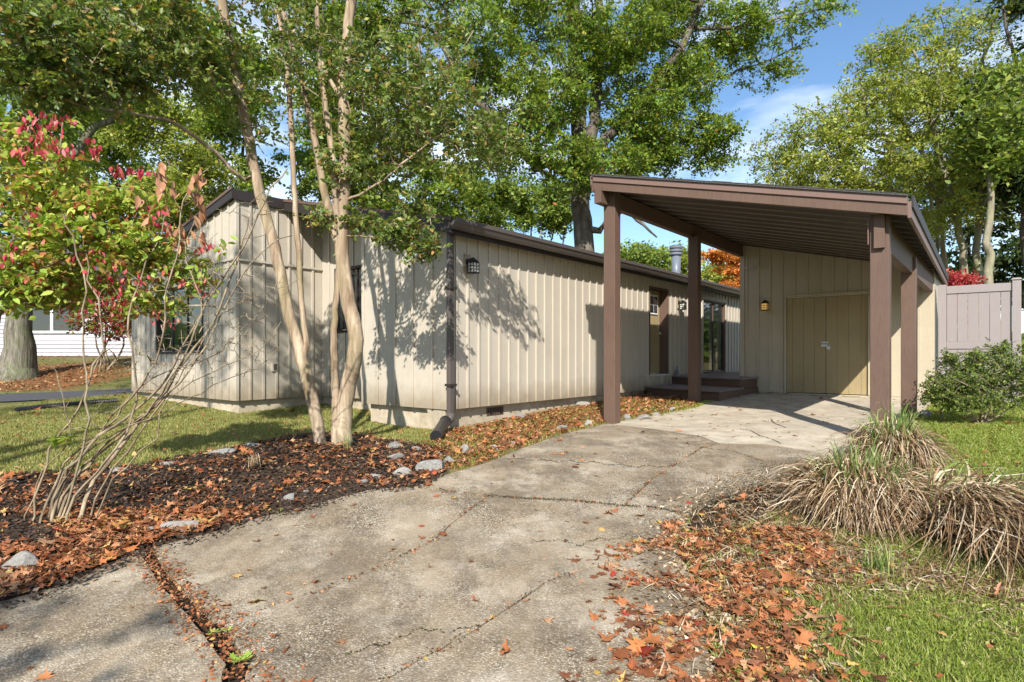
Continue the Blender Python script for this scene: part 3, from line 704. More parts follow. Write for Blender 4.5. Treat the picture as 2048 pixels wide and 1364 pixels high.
for k in range(9):      # deck boards run with the front edge
    t0, t1 = k / 9, (k + .96) / 9
    f = lambda t, w: (12.55 - .36 * (w + 6.27)) * (1 - t) + (14.05 - .36 * (w + 6.27)) * t
    poly_prism([(-6.27,f(t0,-6.27)),(-4.33,f(t0,-4.33)),(-4.33,f(t1,-4.33)),(-6.27,f(t1,-6.27))], zl-.035, zl, 'deck_board', M['deck'], dk)
for k in range(6):
    w0 = -6.27 + k * .24; 
    e0 = 13.96 - .36 * (w0 + 6.27)
    poly_prism([(w0,e0),(w0+.232,e0-.36*.232),(w0+.232,20.5),(w0,20.5)], zu_-.035, zu_, 'deck_board', M['deck'], dk)
for k in range(2):
    w0 = -6.27 + (6+k) * .24; e0 = 13.96 - .36 * (w0 + 6.27)
    poly_prism([(w0,e0),(w0+.232,e0-.36*.232),(w0+.232,14.44),(w0,14.44)], zu_-.035, zu_, 'deck_board', M['deck'], dk)

# ------------------------------------------------------------------ flue pipe
px_ = P(1352, 560, 20.5)
fl = empty('flue_pipe', (px_[0], px_[1], 3.9), label='grey metal flue pipe with ribbed cap rising above the roof', cat='chimney pipe')
m = MB(); m.tube([(0,0,-.3),(0,0,1.0)], .155, 20); m.obj('pipe', M['steel'], fl, sm=True)
for k in range(3):
    z = .95 + k * .11; m = MB(); m.tube([(0,0,z),(0,0,z+.02),(0,0,z+.065),(0,0,z+.085)], [.20,.215,.215,.20], 20); m.obj('cap_ring', M['steel'], fl)
m = MB(); m.tube([(0,0,1.25),(0,0,1.29)], [.21,.15], 20); m.obj('cap_top', M['steel'], fl)

# ------------------------------------------------------------------ vinyl fence
FO = (-.96, 14.7, .55)
fe = empty('vinyl_fence', hp(*FO), ROTZ, label='mauve grey vinyl fence section standing right of the shed', cat='fence')
zt = 2.86
def fbx(a, b, name, bevel=.004): return MB().box(a, b).obj(name, M['vinyl'], fe, off=FO, bevel=bevel)
fbx((-.99,14.65,.3),(-.86,14.78,zt+.02),'post'); fbx((.14,14.65,.3),(.27,14.78,zt+.04),'post')
MB().hexa([(.12,14.63,zt+.041),(.29,14.63,zt+.041),(.29,14.8,zt+.041),(.12,14.8,zt+.041),(.15,14.66,zt+.075),(.26,14.66,zt+.075),(.26,14.77,zt+.075),(.15,14.77,zt+.075)]).obj('post_cap', M['vinyl'], fe, off=FO)
fbx((-.858,14.68,zt-.16),(.138,14.75,zt-.01),'rail'); fbx((-.858,14.68,1.62),(.138,14.75,1.76),'rail'); fbx((-.858,14.68,.62),(.138,14.75,.76),'rail')
for k in range(6):
    w0 = -.856 + k * .1658
    fbx((w0+.003,14.70,1.762),(w0+.1628,14.73,zt-.162),'board',.003); fbx((w0+.003,14.70,.762),(w0+.1628,14.73,1.618),'board',.003)

# ------------------------------------------------------------------ neighbour house
NO = (-20.5, 21.5)
nb = empty('neighbour_house', (-17, 21.8, 1.2), label='pale grey clapboard house far left beyond the big tree', cat='house')
o3 = (-17, 21.8, 1.2)
MB().box((-23,21.85,.8),(-11.2,29,4.2)).obj('wall', M['nsid'], nb, off=o3)
MB().box((-23.01,21.7,.6),(-11.19,21.86,1.38)).obj('foundation', M['found'], nb, off=o3)
MB().box((-23.02,21.68,1.381),(-11.18,21.8,1.47)).obj('water_table', M['brown'], nb, off=o3)
for k in range(20):
    z = 1.475 + k * .135
    for (a, b) in (((-22.99, -17.62), (-15.28, -11.2)) if 2.25 < z + .1 and z < 3.6 else ((-22.99, -11.2),)):
        MB().hexa([(a,21.79,z),(b,21.79,z),(b,21.849,z),(a,21.849,z),(a,21.83,z+.134),(b,21.83,z+.134),(b,21.849,z+.134),(a,21.849,z+.134)]).obj('clapboard', M['nsid'], nb, off=o3)
wn = MB()
for bx_ in (((-17.6,21.77,2.28),(-17.5,21.84,3.62)),((-15.4,21.77,2.28),(-15.3,21.84,3.62)),((-17.5,21.77,2.28),(-15.4,21.84,2.36)),((-17.5,21.77,3.54),(-15.4,21.84,3.62)),((-16.5,21.775,2.36),(-16.4,21.84,3.54))): wn.box(*bx_)
wn = wn.obj('window', M['white'], nb, off=o3)
for a in (-17.5, -16.4): MB().box((a+.01,21.80,2.365),(a+.99,21.82,3.535)).obj('pane', M['glass'], wn, off=o3)
MB().hexa([(-23.4,21.3,4.1),(-10.9,21.3,4.1),(-10.9,29.5,4.1),(-23.4,29.5,4.1),(-23.4,25.3,6.2),(-10.9,25.3,6.2),(-10.9,25.5,6.2),(-23.4,25.5,6.2)]).obj('roof', M['shingle'], nb, off=o3)
# black corrugated drain pipe on the lawn
a, b, c = G(32, 826), G(120, 815), G(235, 806)
pts = []
for t in np.linspace(0, 1, 120):
    p = a * (1-t)**2 + 2 * b * t * (1-t) + c * t * t; pts.append((p[0], p[1], float(gz(p[0], p[1])) + .05))
cm = MB(); cm.tube(pts, [.052 if i % 2 else .043 for i in range(120)], 8)
tag(cm.obj('corrugated_pipe', M['black'], None, loc=pts[0], off=pts[0]), 'black corrugated drain pipe lying across the left lawn', 'drain pipe')

# ------------------------------------------------------------------ scattering helpers
def rotmats(n, up=.0, tilt=1.0, r=None):
    r = r or rng
    nrm = r.normal(0, 1, (n, 3)); nrm[:, 2] = np.abs(nrm[:, 2]) * (1 if up >= 0 else 1) + up
    nrm[:, :2] *= tilt
    nrm /= np.linalg.norm(nrm, axis=1)[:, None]
    t = r.normal(0, 1, (n, 3)); t -= nrm * np.sum(t * nrm, 1)[:, None]; t /= np.linalg.norm(t, axis=1)[:, None]
    return np.stack([t, np.cross(nrm, t), nrm], 2)
def scatter(tv, tf, pos, size, rot, sizevar=.3):
    n = len(pos); s = size * (1 + rng.uniform(-sizevar, sizevar, n))
    V = np.einsum('nij,kj->nki', rot, tv) * s[:, None, None] + pos[:, None, :]
    F = tf[None] + (np.arange(n) * len(tv))[:, None, None]
    return V.reshape(-1, 3), F.reshape(-1, tf.shape[1])
T_DIA = (np.array([(0,-.5,0),(.28,0,.05),(0,.5,0),(-.28,0,.05)], float), np.array([(0,1,2,3)]))
T_OVAL = (np.array([(0,-.5,0),(.24,-.2,.07),(.26,.12,.08),(0,.5,-.04),(-.26,.12,.08),(-.24,-.2,.07)], float), np.array([(0,1,2,3),(0,3,4,5)]))
_mp = [(0,-.5),(.12,-.22),(.42,-.30),(.28,-.05),(.5,.12),(.22,.16),(.24,.38),(.08,.30),(0,.55),(-.08,.30),(-.24,.38),(-.22,.16),(-.5,.12),(-.28,-.05),(-.42,-.30),(-.12,-.22)]
T_MAPLE = (np.array([(x, y, .10 * (x*x*4) - .06 * y + (.07 if i % 3 == 0 else 0)) for i, (x, y) in enumerate(_mp)] + [(0, 0, 0)], float),
           np.array([(i, (i+1) % 16, 16) for i in range(16)]))
_ok = [(0,-.5),(.06,-.3),(.2,-.25),(.08,-.12),(.28,.0),(.1,.1),(.25,.28),(.07,.3),(0,.5),(-.07,.3),(-.25,.28),(-.1,.1),(-.28,.0),(-.08,-.12),(-.2,-.25),(-.06,-.3)]
T_OAKL = (np.array([(x, y, .5 * x*x + .2*y*y) for x, y in _ok] + [(0, 0, 0)], float), np.array([(i, (i+1) % 16, 16) for i in range(16)]))

# ------------------------------------------------------------------ trees: limbs are laid out, twigs attach greedily to the nearest wood
class Tree:
    def __init__(s, cap=40000):
        s.p = np.zeros((cap, 3)); s.par = np.full(cap, -1, int); s.n = 0; s.tips = []; s.fix = {}
    def node(s, p, par):
        s.p[s.n] = p; s.par[s.n] = par; s.n += 1; return s.n - 1
    def limb(s, pts, step=.3, join=None, rad=None, wob=.0):
        pts = [np.array(p, float) for p in pts]
        # Catmull-Rom through the points
        out = []
        for i in range(len(pts) - 1):
            p0 = pts[max(i-1, 0)]; p1 = pts[i]; p2 = pts[i+1]; p3 = pts[min(i+2, len(pts)-1)]
            k = max(1, int(np.linalg.norm(p2 - p1) / step))
            for j in range(k):
                t = j / k
                out.append(.5 * ((2*p1) + (-p0+p2)*t + (2*p0-5*p1+4*p2-p3)*t*t + (-p0+3*p1-3*p2+p3)*t**3))
        out.append(pts[-1])
        if join is None and s.n: join = int(np.argmin(np.linalg.norm(s.p[:s.n] - out[0], axis=1)))
        par = join if s.n else -1
        m = len(out)
        for i, q in enumerate(out):
            if par == join and join is not None and s.n and i == 0 and np.linalg.norm(s.p[join] - q) < step * .7: continue
            par = s.node(q + (rng.normal(0, wob, 3) if wob else 0), par)
            if rad: s.fix[par] = rad[0] + (rad[1] - rad[0]) * i / (m - 1)
        s.tips.append(par); return par
    def attach(s, tips, step=.35, jit=.08, sag=.0, inward=None):
        base = s.p[0]
        c = tips.mean(0) if inward is None else inward
        d0 = np.array([np.min(np.linalg.norm(s.p[:s.n] - t, axis=1)) for t in tips])
        for t in tips[np.argsort(d0)]:
            P_ = s.p[:s.n]; v = t - P_; d = np.linalg.norm(v, axis=1)
            cost = d + .5 * np.maximum(0, -v[:, 2])
            j = int(np.argmin(cost)); dd = d[j]
            if dd < step * .5:
                k = s.node(t, j); s.tips.append(k); continue
            k = max(1, int(dd / step)); a = s.p[j].copy(); par = j
            ax = np.cross(v[j], rng.normal(0, 1, 3)); ax /= np.linalg.norm(ax) + 1e-9
            for i in range(1, k + 1):
                u = i / k; q = a + v[j] * u + ax * dd * .10 * math.sin(math.pi * u) + (rng.normal(0, jit * step, 3) if i < k else 0)
                q[2] += sag * dd * math.sin(math.pi * u)
                par = s.node(q, par)
            s.tips.append(par)
    def wood(s, rtip=.006, expo=.5, rmax=None):
        n = s.n; cnt = np.zeros(n)
        for t in s.tips: cnt[t] += 1
        for i in range(n - 1, 0, -1):
            if s.par[i] >= 0: cnt[s.par[i]] += cnt[i]
        cnt = np.maximum(cnt, 1); r = rtip * cnt ** expo
        if rmax: r = np.minimum(r, rmax)
        for k, v in s.fix.items(): r[k] = v
        s.r = r
        nodes = np.arange(n); ed = nodes[s.par[:n] >= 0]; pa = s.par[ed]
        main = np.full(n, -1)
        for i in ed[::-1]:
            p = s.par[i]
            if main[p] < 0 or r[i] >= r[main[p]]: main[p] = i
        d = s.p[ed] - s.p[pa]; d /= np.linalg.norm(d, axis=1)[:, None] + 1e-9
        nd = np.zeros((n, 3)); nd[ed] = d
        nd[0] = (s.p[main[0]] - s.p[0]) / (np.linalg.norm(s.p[main[0]] - s.p[0]) + 1e-9) if main[0] >= 0 else (0, 0, 1)
        ring = nd.copy(); h = main >= 0; ring[h] = nd[h] + nd[main[h]]; ring /= np.linalg.norm(ring, axis=1)[:, None] + 1e-9
        VV = []; FF = []; b = 0
        for lo, hi, k in ((0, .012, 3), (.012, .05, 5), (.05, 9, 12)):
            sel = (r[ed] >= lo) & (r[ed] < hi); e_ = ed[sel]; p_ = pa[sel]
            if not len(e_): continue
            ismain = main[p_] == e_
            dA = np.where(ismain[:, None], ring[p_], nd[e_]); dB = ring[e_]
            rA = np.where(ismain, r[p_], np.minimum(r[e_] * 1.25, r[p_])); rB = r[e_]
            rA = np.minimum(rA, rB * 1.6 + .0)
            def rg(c, dd, rr):
                ref = np.tile(np.array((.31, .17, .05)), (len(c), 1)); ref[np.abs(dd[:, 2]) < .5] = (.05, .1, 1.)
                u = np.cross(dd, ref); u /= np.linalg.norm(u, axis=1)[:, None] + 1e-9; v = np.cross(dd, u)
                a = np.arange(k) * 2 * math.pi / k
                return c[:, None] + (u[:, None] * np.cos(a)[None, :, None] + v[:, None] * np.sin(a)[None, :, None]) * rr[:, None, None]
            A_ = rg(s.p[p_], dA, rA); B_ = rg(s.p[e_], dB, rB)
            V = np.concatenate([A_, B_], 1).reshape(-1, 3); m = len(e_)
            i = np.arange(k); q = np.stack([i, (i+1) % k, k + (i+1) % k, k + i], 1)
            FF.append((q[None] + (np.arange(m) * 2 * k)[:, None, None]).reshape(-1, 4) + b); VV.append(V); b += len(V)
        return np.concatenate(VV), np.concatenate(FF)
def lobe_tips(lobes, r=None):
    out = []
    for (c, rad, n) in lobes:
        v = rng.normal(0, 1, (n, 3)); v /= np.linalg.norm(v, axis=1)[:, None]
        out.append(np.array(c) + v * (rng.random((n, 1)) ** (1/2.2)) * np.array(rad))
    return np.concatenate(out)
def PL(px, py, d, rx, ry, rd, n):   # lobe by direction, distance and apparent radii
    k = d / FOC; return (P(px, py, d), (rx * k, rd, ry * k), n)
def leaves_at(tips, per, spread, size, tmpl, up=.2, flat=.6, sizevar=.5):
    """leaves set along short sprays; each spray lies roughly in one plane"""
    m = 7; k = max(1, round(per / m)); ns = len(tips) * k
    c = np.repeat(tips, k, 0) + rng.normal(0, spread * .45, (ns, 3)) * (1, 1, flat)
    dv = rng.normal(0, 1, (ns, 3)) * (1, 1, .55); dv[:, 2] -= .15; dv /= np.linalg.norm(dv, axis=1)[:, None]
    ln = spread * rng.uniform(1.1, 2.3, ns); n = ns * m
    nrm = rng.normal(0, 1, (ns, 3)); nrm[:, 2] = np.abs(nrm[:, 2]) + up + .35; nrm -= dv * np.sum(nrm * dv, 1)[:, None]; nrm /= np.linalg.norm(nrm, axis=1)[:, None]
    sd_ = np.cross(nrm, dv)
    t = np.tile((np.arange(m) + .5) / m, ns)[:, None]; rp = lambda a: np.repeat(a, m, 0)
    sgn = np.tile(np.where(np.arange(m) % 2, 1., -1.), ns)[:, None]
    pos = rp(c) + rp(dv) * t * rp(ln[:, None]) + rp(sd_) * sgn * size * .42 + rng.normal(0, size * .18, (n, 3))
    pos[:, 2] -= (t[:, 0] ** 2) * rp(ln) * .18
    nl = rp(nrm) + rng.normal(0, .42, (n, 3)); nl /= np.linalg.norm(nl, axis=1)[:, None]
    ax = rp(sd_) * sgn + rp(dv) * .7 + rng.normal(0, .3, (n, 3)); ax -= nl * np.sum(ax * nl, 1)[:, None]; ax /= np.linalg.norm(ax, axis=1)[:, None]
    rot = np.stack([np.cross(ax, nl), ax, nl], 2)
    V, F = scatter(tmpl[0], tmpl[1], pos, size, rot, sizevar)
    # the spray's own twig, a three-sided sliver
    w = size * .022 + .0012; e = c + dv * ln[:, None]; e[:, 2] -= ln * .18
    a0 = c + sd_ * w; a1 = c - sd_ * w; a2 = c + nrm * w
    TV = np.stack([a0, a1, a2, e], 1).reshape(-1, 3); TF = (np.array([(0, 1, 3), (1, 2, 3), (2, 0, 3)])[None] + (np.arange(ns) * 4)[:, None, None]).reshape(-1, 3)
    return V, F, TV, TF
def finish(name, tr, lobes, base, bark_, leaf, per, spread, size, tmpl=T_DIA, rtip=.006, expo=.5, rmax=None, sub=1.0, label='', cat='tree', group=None, flat=.6, parts=None, up=.2, crown='crown', trunk='trunk'):
    root = empty(name, base, label=label, cat=cat, group=group)
    V, F = tr.wood(rtip, expo, rmax); V = V - np.array(base)
    obj_np(trunk, V, F, bark_, root, sm=True)
    tips = tr.p[[t for t in tr.tips]]
    if per:
        V, F, TV, TF = leaves_at(tips, per, spread, size, tmpl, up, flat)
        obj_np(crown, V - np.array(base), F, leaf, root)['kind'] = 'stuff'; obj_np('twigs', TV - np.array(base), TF, bark_, root)['kind'] = 'stuff'
    return root
def gb(px, d, z=None):   # base point at direction px, distance d
    x = (px - 1024) / FOC * d; return np.array((x, d, float(gz(x, d)) - .05))
ALLTREES = []

# --- the big oak behind the house
t = Tree(); d = 24
t.limb([gb(1165, d), P(1168, 500, d), P(1160, 400, d), P(1163, 330, d), P(1158, 260, d), P(1155, 150, d), P(1148, 20, d), P(1140, -160, d)], .4, rad=(.48, .17), wob=.03)
for i in range(7): t.fix[i] = .62 - .03 * i
t.limb([P(1160, 350, d), P(1185, 260, d), P(1195, 150, d+.5), P(1198, 0, d+1), P(1210, -140, d+1)], .4, rad=(.26, .13), wob=.03)
t.limb([P(1158, 365, d), P(1110, 330, d), P(1060, 318, d-1), P(1000, 250, d-1.5), P(930, 170, d-2), P(870, 60, d-2)], .4, rad=(.24, .07), wob=.04)
t.limb([P(1165, 330, d), P(1230, 260, d), P(1290, 190, d), P(1345, 120, d-1), P(1385, 50, d-1), P(1420, -60, d-1)], .4, rad=(.22, .09), wob=.03)
t.limb([P(1240, 240, d), P(1350, 200, d), P(1450, 150, d), P(1560, 110, d), P(1600, 90, d)], .4, rad=(.09, .03), wob=.05)
t.limb([P(1385, 60, d-1), P(1500, 50, d-1), P(1600, 20, d-1), P(1690, 15, d-1)], .4, rad=(.07, .02), wob=.05)
t.limb([P(1165, 345, d), P(1230, 320, d), P(1320, 280, d), P(1420, 275, d)], .4, rad=(.13, .03), wob=.05)
t.limb([P(1168, 455, d), P(1200, 462, d-.3), P(1215, 440, d-.5), P(1250, 420, d-.6), P(1275, 440, d-.6), P(1300, 462, d-.7), P(1314, 474, d-.7)], .3, rad=(.16, .035), wob=.02)
t.tips.pop()
t.limb([P(870, 60, d-2), P(760, 40, d-3), P(660, 120, d-3)], .4, rad=(.07, .03), wob=.05)
lb = [PL(640,120,d-3,90,130,2.5,90), PL(600,-40,d-3,110,90,2.5,50), PL(760,60,d-2,100,110,3,110), PL(820,220,d-2,110,90,2.5,90), PL(900,-30,d-1,120,90,3,70),
      PL(960,130,d-1,90,100,3,110), PL(1010,300,d-2,100,60,2,60), PL(1060,10,d,90,90,3,90), PL(1090,200,d-2,90,90,2.5,100), PL(1160,60,d-1,80,100,3,80),
      PL(1150,330,d-2.5,70,60,1.5,50), PL(1250,120,d,90,90,3,110), PL(1290,250,d,90,60,2.5,110), PL(1240,330,d-1,60,40,1.8,50), PL(1340,30,d,80,80,3,80), PL(1360,170,d,70,60,2.5,80),
      PL(1440,80,d,80,70,2.2,60), PL(1420,285,d,55,55,1.8,60), PL(1330,310,d,50,35,1.5,35), PL(1520,50,d-.5,80,50,1.8,35), PL(1540,140,d,55,30,1.5,12), PL(1630,20,d-1,60,20,1,10), PL(1000,-160,d,300,80,5,120), PL(1350,-120,d,220,80,4,60),
      PL(700,260,d-2,110,90,2.5,70)]
t.attach(lobe_tips(lb), .45, .12)
finish('oak_tree', t, lb, gb(1165, d), M['oakbark'], M['l_oak'], 84, .27, .135, rtip=.011, expo=.47, label='massive dark-barked oak spreading over the roof in the middle', up=.3)

# --- generic woodland trees
def wild(px, d, top, half, bark_, leaf, label, n=150, per=45, size=.2, low=None, trunks=1, seed=0, group=None, r=.14, name='woodland_tree', spread=.38, tmpl=T_DIA, cat='tree'):
    t = Tree(); b = gb(px, d); zt = P(px, top, d)[2]; k = d / FOC; hw = half * k
    for i in range(trunks):
        ox = rng.normal(0, .12 if trunks == 1 else .45, 2) if i else np.zeros(2); lean = rng.normal(0, .07, 2)
        pts = [b + np.array((ox[0], ox[1], 0))]
        for f in (.2, .4, .6, .8, .93): pts.append(b + np.array((ox[0] + lean[0] * (zt - b[2]) * f + rng.normal(0, .15), ox[1] + lean[1] * (zt - b[2]) * f, (zt - b[2]) * f)))
        t.limb(pts, .45, join=0 if i else None, rad=(r * rng.uniform(.8, 1.1), .03), wob=.03)
    zl_ = b[2] + (zt - b[2]) * .35 if low is None else P(px, low, d)[2]
    lb = []
    for _ in range(14):
        zz = rng.uniform(zl_, zt - hw * .25); f = math.sin(math.pi * min(1, max(.12, (zt - zz) / (zt - zl_) * .8 + .12)))
        a = rng.uniform(0, 2*math.pi); rr = hw * .62 * f * math.sqrt(rng.random())
        s_ = hw * rng.uniform(.28, .5)
        lb.append(((b[0] + math.cos(a) * rr, b[1] + math.sin(a) * rr, zz), (s_, s_, s_ * .65), max(4, n // 14)))
    t.attach(lobe_tips(lb), .4, .12)
    return finish(name, t, lb, b, bark_, leaf, per, spread, size, tmpl, rtip=.008, expo=.45, label=label, group=group, rmax=r, cat=cat)
# right-hand yellow-green trees
t = Tree(); d = 21
t.limb([gb(1935, d), P(1925, 500, d), P(1900, 400, d), P(1880, 300, d), P(1850, 200, d), P(1830, 100, d)], .4, rad=(.15, .05), wob=.03)
t.limb([gb(1950, d), P(1955, 500, d), P(1965, 400, d), P(1950, 300, d), P(1960, 150, d), P(1990, 40, d)], .4, join=0, rad=(.15, .05), wob=.03)
t.limb([P(1905, 440, d), P(1860, 370, d), P(1780, 310, d), P(1700, 280, d), P(1620, 270, d)], .4, rad=(.10, .03), wob=.04)
t.limb([P(1890, 360, d), P(1820, 270, d), P(1780, 180, d), P(1740, 130, d)], .4, rad=(.08, .03), wob=.04)
for pts_ in (((1890,340),(1870,250),(1900,150),(1890,60)), ((1960,330),(2010,240),(2050,130)), ((1780,310),(1740,240),(1700,190)), ((1700,280),(1640,230),(1600,220)), ((1860,370),(1800,380),(1720,360),(1600,370)), ((1950,300),(1900,230),(1850,200)), ((1965,400),(2020,330),(2060,300))):
    t.limb([P(a_, b_, d + rng.uniform(-.6, .2)) for a_, b_ in pts_], .35, rad=(.055, .018), wob=.05)
lb = [PL(1580,310,d,70,60,2,60), PL(1560,380,d,50,30,1.5,25), PL(1660,270,d,70,70,2.2,90), PL(1640,370,d,80,40,2,60), PL(1740,210,d,70,80,2.2,90), PL(1730,330,d,80,60,2.2,90), PL(1770,110,d,55,55,2,50),
      PL(1830,200,d,70,80,2.2,90), PL(1840,330,d,80,70,2.2,90), PL(1880,90,d,60,70,2,50), PL(1950,180,d,70,80,2.2,80), PL(1940,330,d,80,70,2,70), PL(1970,60,d,60,60,2,35), PL(2060,200,d,70,120,2,60), PL(1870,430,d,70,40,2,40), PL(2030,400,d,60,60,2,30)]
t.attach(lobe_tips(lb), .45, .12)
finish('yellowing_tree', t, lb, gb(1935, d), M['palebark'], M['l_yellow'], 56, .25, .105, rtip=.010, expo=.45, rmax=.15, label='tall loose yellow-green tree with pale trunks right of the carport roof')
wild(1995, 17.5, 120, 110, M['palebark'], M['l_mid'], 'green tree with mossy pale trunk rising behind the right fence post', 110, 40, .16, low=330, r=.17, name='fence_side_tree')
wild(1880, 24, 150, 110, M['palebark'], M['l_yellow'], 'slender pale-stemmed tree cluster behind the crimson bush', 120, 40, .17, low=400, trunks=3, r=.13, name='clump_tree')
wild(2085, 19, -80, 170, M['oakbark'], M['l_dark'], 'dark evergreen at the right edge of the view', 200, 60, .2, low=420, r=.2, name='evergreen_tree')
for px_2, dd, tp, hf in ((1800, 36, 330, 150), (1960, 34, 300, 170), (2130, 32, 260, 170), (1690, 40, 400, 120)):
    wild(px_2, dd, tp, hf, M['oakbark'], M['l_dark'], {1800: 'dark tree behind the right corner of the carport roof', 1960: 'dark tree filling the gap above the vinyl fence', 2130: 'dark tree outside the right edge behind the fence', 1690: 'low dark tree hidden behind the carport roof'}[px_2], 110, 60, .32, low=600, group='dark trees behind the fence', r=.16, spread=.6)
# low green trees behind the roof, right of centre
wild(1265, 60, 470, 90, M['palebark'], M['l_mid'], 'pale green rounded tree behind the roof between the oak and the flue', 260, 50, .36, low=620, r=.2, name='rounded_tree', spread=.8)
wild(1375, 62, 490, 90, M['palebark'], M['l_yellow'], 'yellow-green low tree directly behind the flue pipe', 260, 50, .36, low=620, r=.2, name='rounded_tree', spread=.8)
wild(1180, 66, 520, 70, M['palebark'], M['l_mid'], 'small green tree showing just right of the oak trunk', 200, 50, .36, low=620, r=.2, name='rounded_tree', spread=.8)
wild(1480, 64, 500, 80, M['palebark'], M['l_mid'], 'green tree behind the orange maple', 200, 50, .36, low=620, r=.2, name='rounded_tree', spread=.8)
# orange maple in tiers
t = Tree(); d = 22
t.limb([gb(1500, d), P(1498, 620, d), P(1480, 570, d), P(1485, 530, d)], .3, rad=(.09, .03), wob=.03)
lb = [PL(1440,508,d,45,9,.8,40), PL(1475,516,d,50,12,1,50), PL(1465,540,d,40,8,.8,22), PL(1450,578,d,50,13,1,60), PL(1500,590,d,60,20,1.2,60), PL(1490,555,d,40,12,1,25), PL(1520,500,d,50,20,1,40), PL(1460,602,d,40,10,1,30)]
t.attach(lobe_tips(lb), .25, .1)
finish('japanese_maple', t, lb, gb(1500, d), M['oakbark'], M['l_orange'], 60, .13, .085, rtip=.004, label='small orange maple in flat tiers glimpsed beside the rear carport post', flat=.35)
# crimson bush behind fence
t = Tree(); d = 15.2
t.limb([gb(1905, d), P(1905, 650, d), P(1905, 600, d)], .3, rad=(.05, .02))
lb = [PL(1900,560,d,32,16,.5,60), PL(1935,562,d,30,10,.4,30), PL(1872,640,d,6,60,.3,40), PL(1905,620,d,40,40,.5,50)]
t.attach(lobe_tips(lb), .25, .1)
finish('crimson_bush', t, lb, gb(1905, d), M['twig'], M['l_crimson'], 30, .09, .07, rtip=.004, label='crimson-leaved bush peeking over the vinyl fence', cat='bush', crown='foliage', trunk='stems')
# woods between the myrtle and the oak
wl = {700: 'twin-stemmed grove tree just right of the myrtle trunks, behind the roof', 770: 'thin grove tree above the middle of the gable roof edge', 850: 'leafy green grove tree above the downspout corner of the roof', 915: 'yellowish grove tree above the first wall lantern',
 980: 'mid green grove tree left of centre behind the long roof', 1050: 'dark green grove tree between the yellowish one and the oak', 1110: 'last thin grove tree just left of the oak trunk', 620: 'tall green grove tree directly behind the myrtle trunks'}
for px_2, dd, tp, hf, lf in ((700, 36, 240, 80, 'l_mid'), (770, 40, 300, 75, 'l_mid'), (850, 38, 220, 80, 'l_oak'), (915, 44, 330, 70, 'l_yellow'), (980, 40, 300, 75, 'l_mid'), (1050, 46, 340, 75, 'l_oak'), (1110, 42, 350, 60, 'l_mid'), (620, 38, 150, 90, 'l_oak')):
    wild(px_2, dd, tp, hf, M['palebark'], M[lf], wl[px_2], 130, 50, .24, low=450, group='grove behind the roof', r=.13, spread=.42, trunks=2)
# left background
wild(340, 27, 190, 150, M['palebark'], M['l_yellow'], 'yellow-green tree showing under the arching myrtle branch', 340, 70, .16, low=520, r=.15, name='yellowing_tree')
wild(230, 33, 160, 150, M['palebark'], M['l_mid'], 'mid green tree left of the yellow-green one behind the house', 230, 60, .24, low=560, r=.15)
wild(470, 33, 60, 150, M['oakbark'], M['l_oak'], 'tall green tree rising behind the house ridge', 280, 60, .24, low=430, r=.2)
wild(100, 36, 60, 170, M['oakbark'], M['l_dark'], 'dark tall tree behind the neighbouring house', 170, 50, .3, low=560, r=.2)
wild(-80, 34, 40, 170, M['oakbark'], M['l_oak'], 'broad green tree at the far left edge', 130, 50, .3, low=600, r=.2)
# big mossy trunk, left
t = Tree(); b = G(35, 756); d = b[1]
t.limb([b - np.array((0, 0, .1)), P(36, 690, d), P(40, 600, d), P(45, 480, d), P(50, 300, d), P(70, 120, d), P(90, -100, d)], .35, rad=(.26, .16), wob=.02)
for i, v in enumerate((.58, .42, .34, .30, .28, .27, .26, .26)): t.fix[i] = v
t.limb([P(45, 420, d), P(150, 300, d), P(260, 180, d), P(380, 60, d)], .4, rad=(.12, .05), wob=.05)
t.limb([P(60, 200, d), P(160, 120, d+1), P(260, 20, d+1)], .4, rad=(.1, .05), wob=.05)
lb = [PL(120,60,d,150,110,3,130), PL(320,40,d,130,100,3,110), PL(30,250,d,120,80,2.5,60), PL(200,180,d,90,50,2,40), PL(420,120,d,90,70,2,50), PL(250,-120,d,260,90,4,80)]
t.attach(lobe_tips(lb), .4, .12)
finish('mossy_tree', t, lb, b, M['bigbark'], M['l_oak'], 50, .3, .15, rtip=.008, expo=.45, rmax=.36, label='stout grey-barked tree with flared mossy base on the left lawn')
# distant far wood as one mass
n = 34000
ang = rng.uniform(-1.25, 1.25, n); rr = rng.uniform(60, 85, n)
xx = np.sin(ang) * rr; yy = np.cos(ang) * rr
hh_ = 4.5 + 1.8 * np.sin(ang * 17) + 1.2 * np.sin(ang * 41 + 1)
zz = gz(xx, yy) + hh_ * rng.random(n) ** .8
V, F = scatter(*T_DIA, np.stack([xx, yy, zz], 1), 1.3, rotmats(n, .2))
obj_np('distant_wood', V, F, M['l_mid'])['kind'] = 'stuff'
bpy.data.objects['distant_wood']['label'] = 'low distant wood along the horizon'

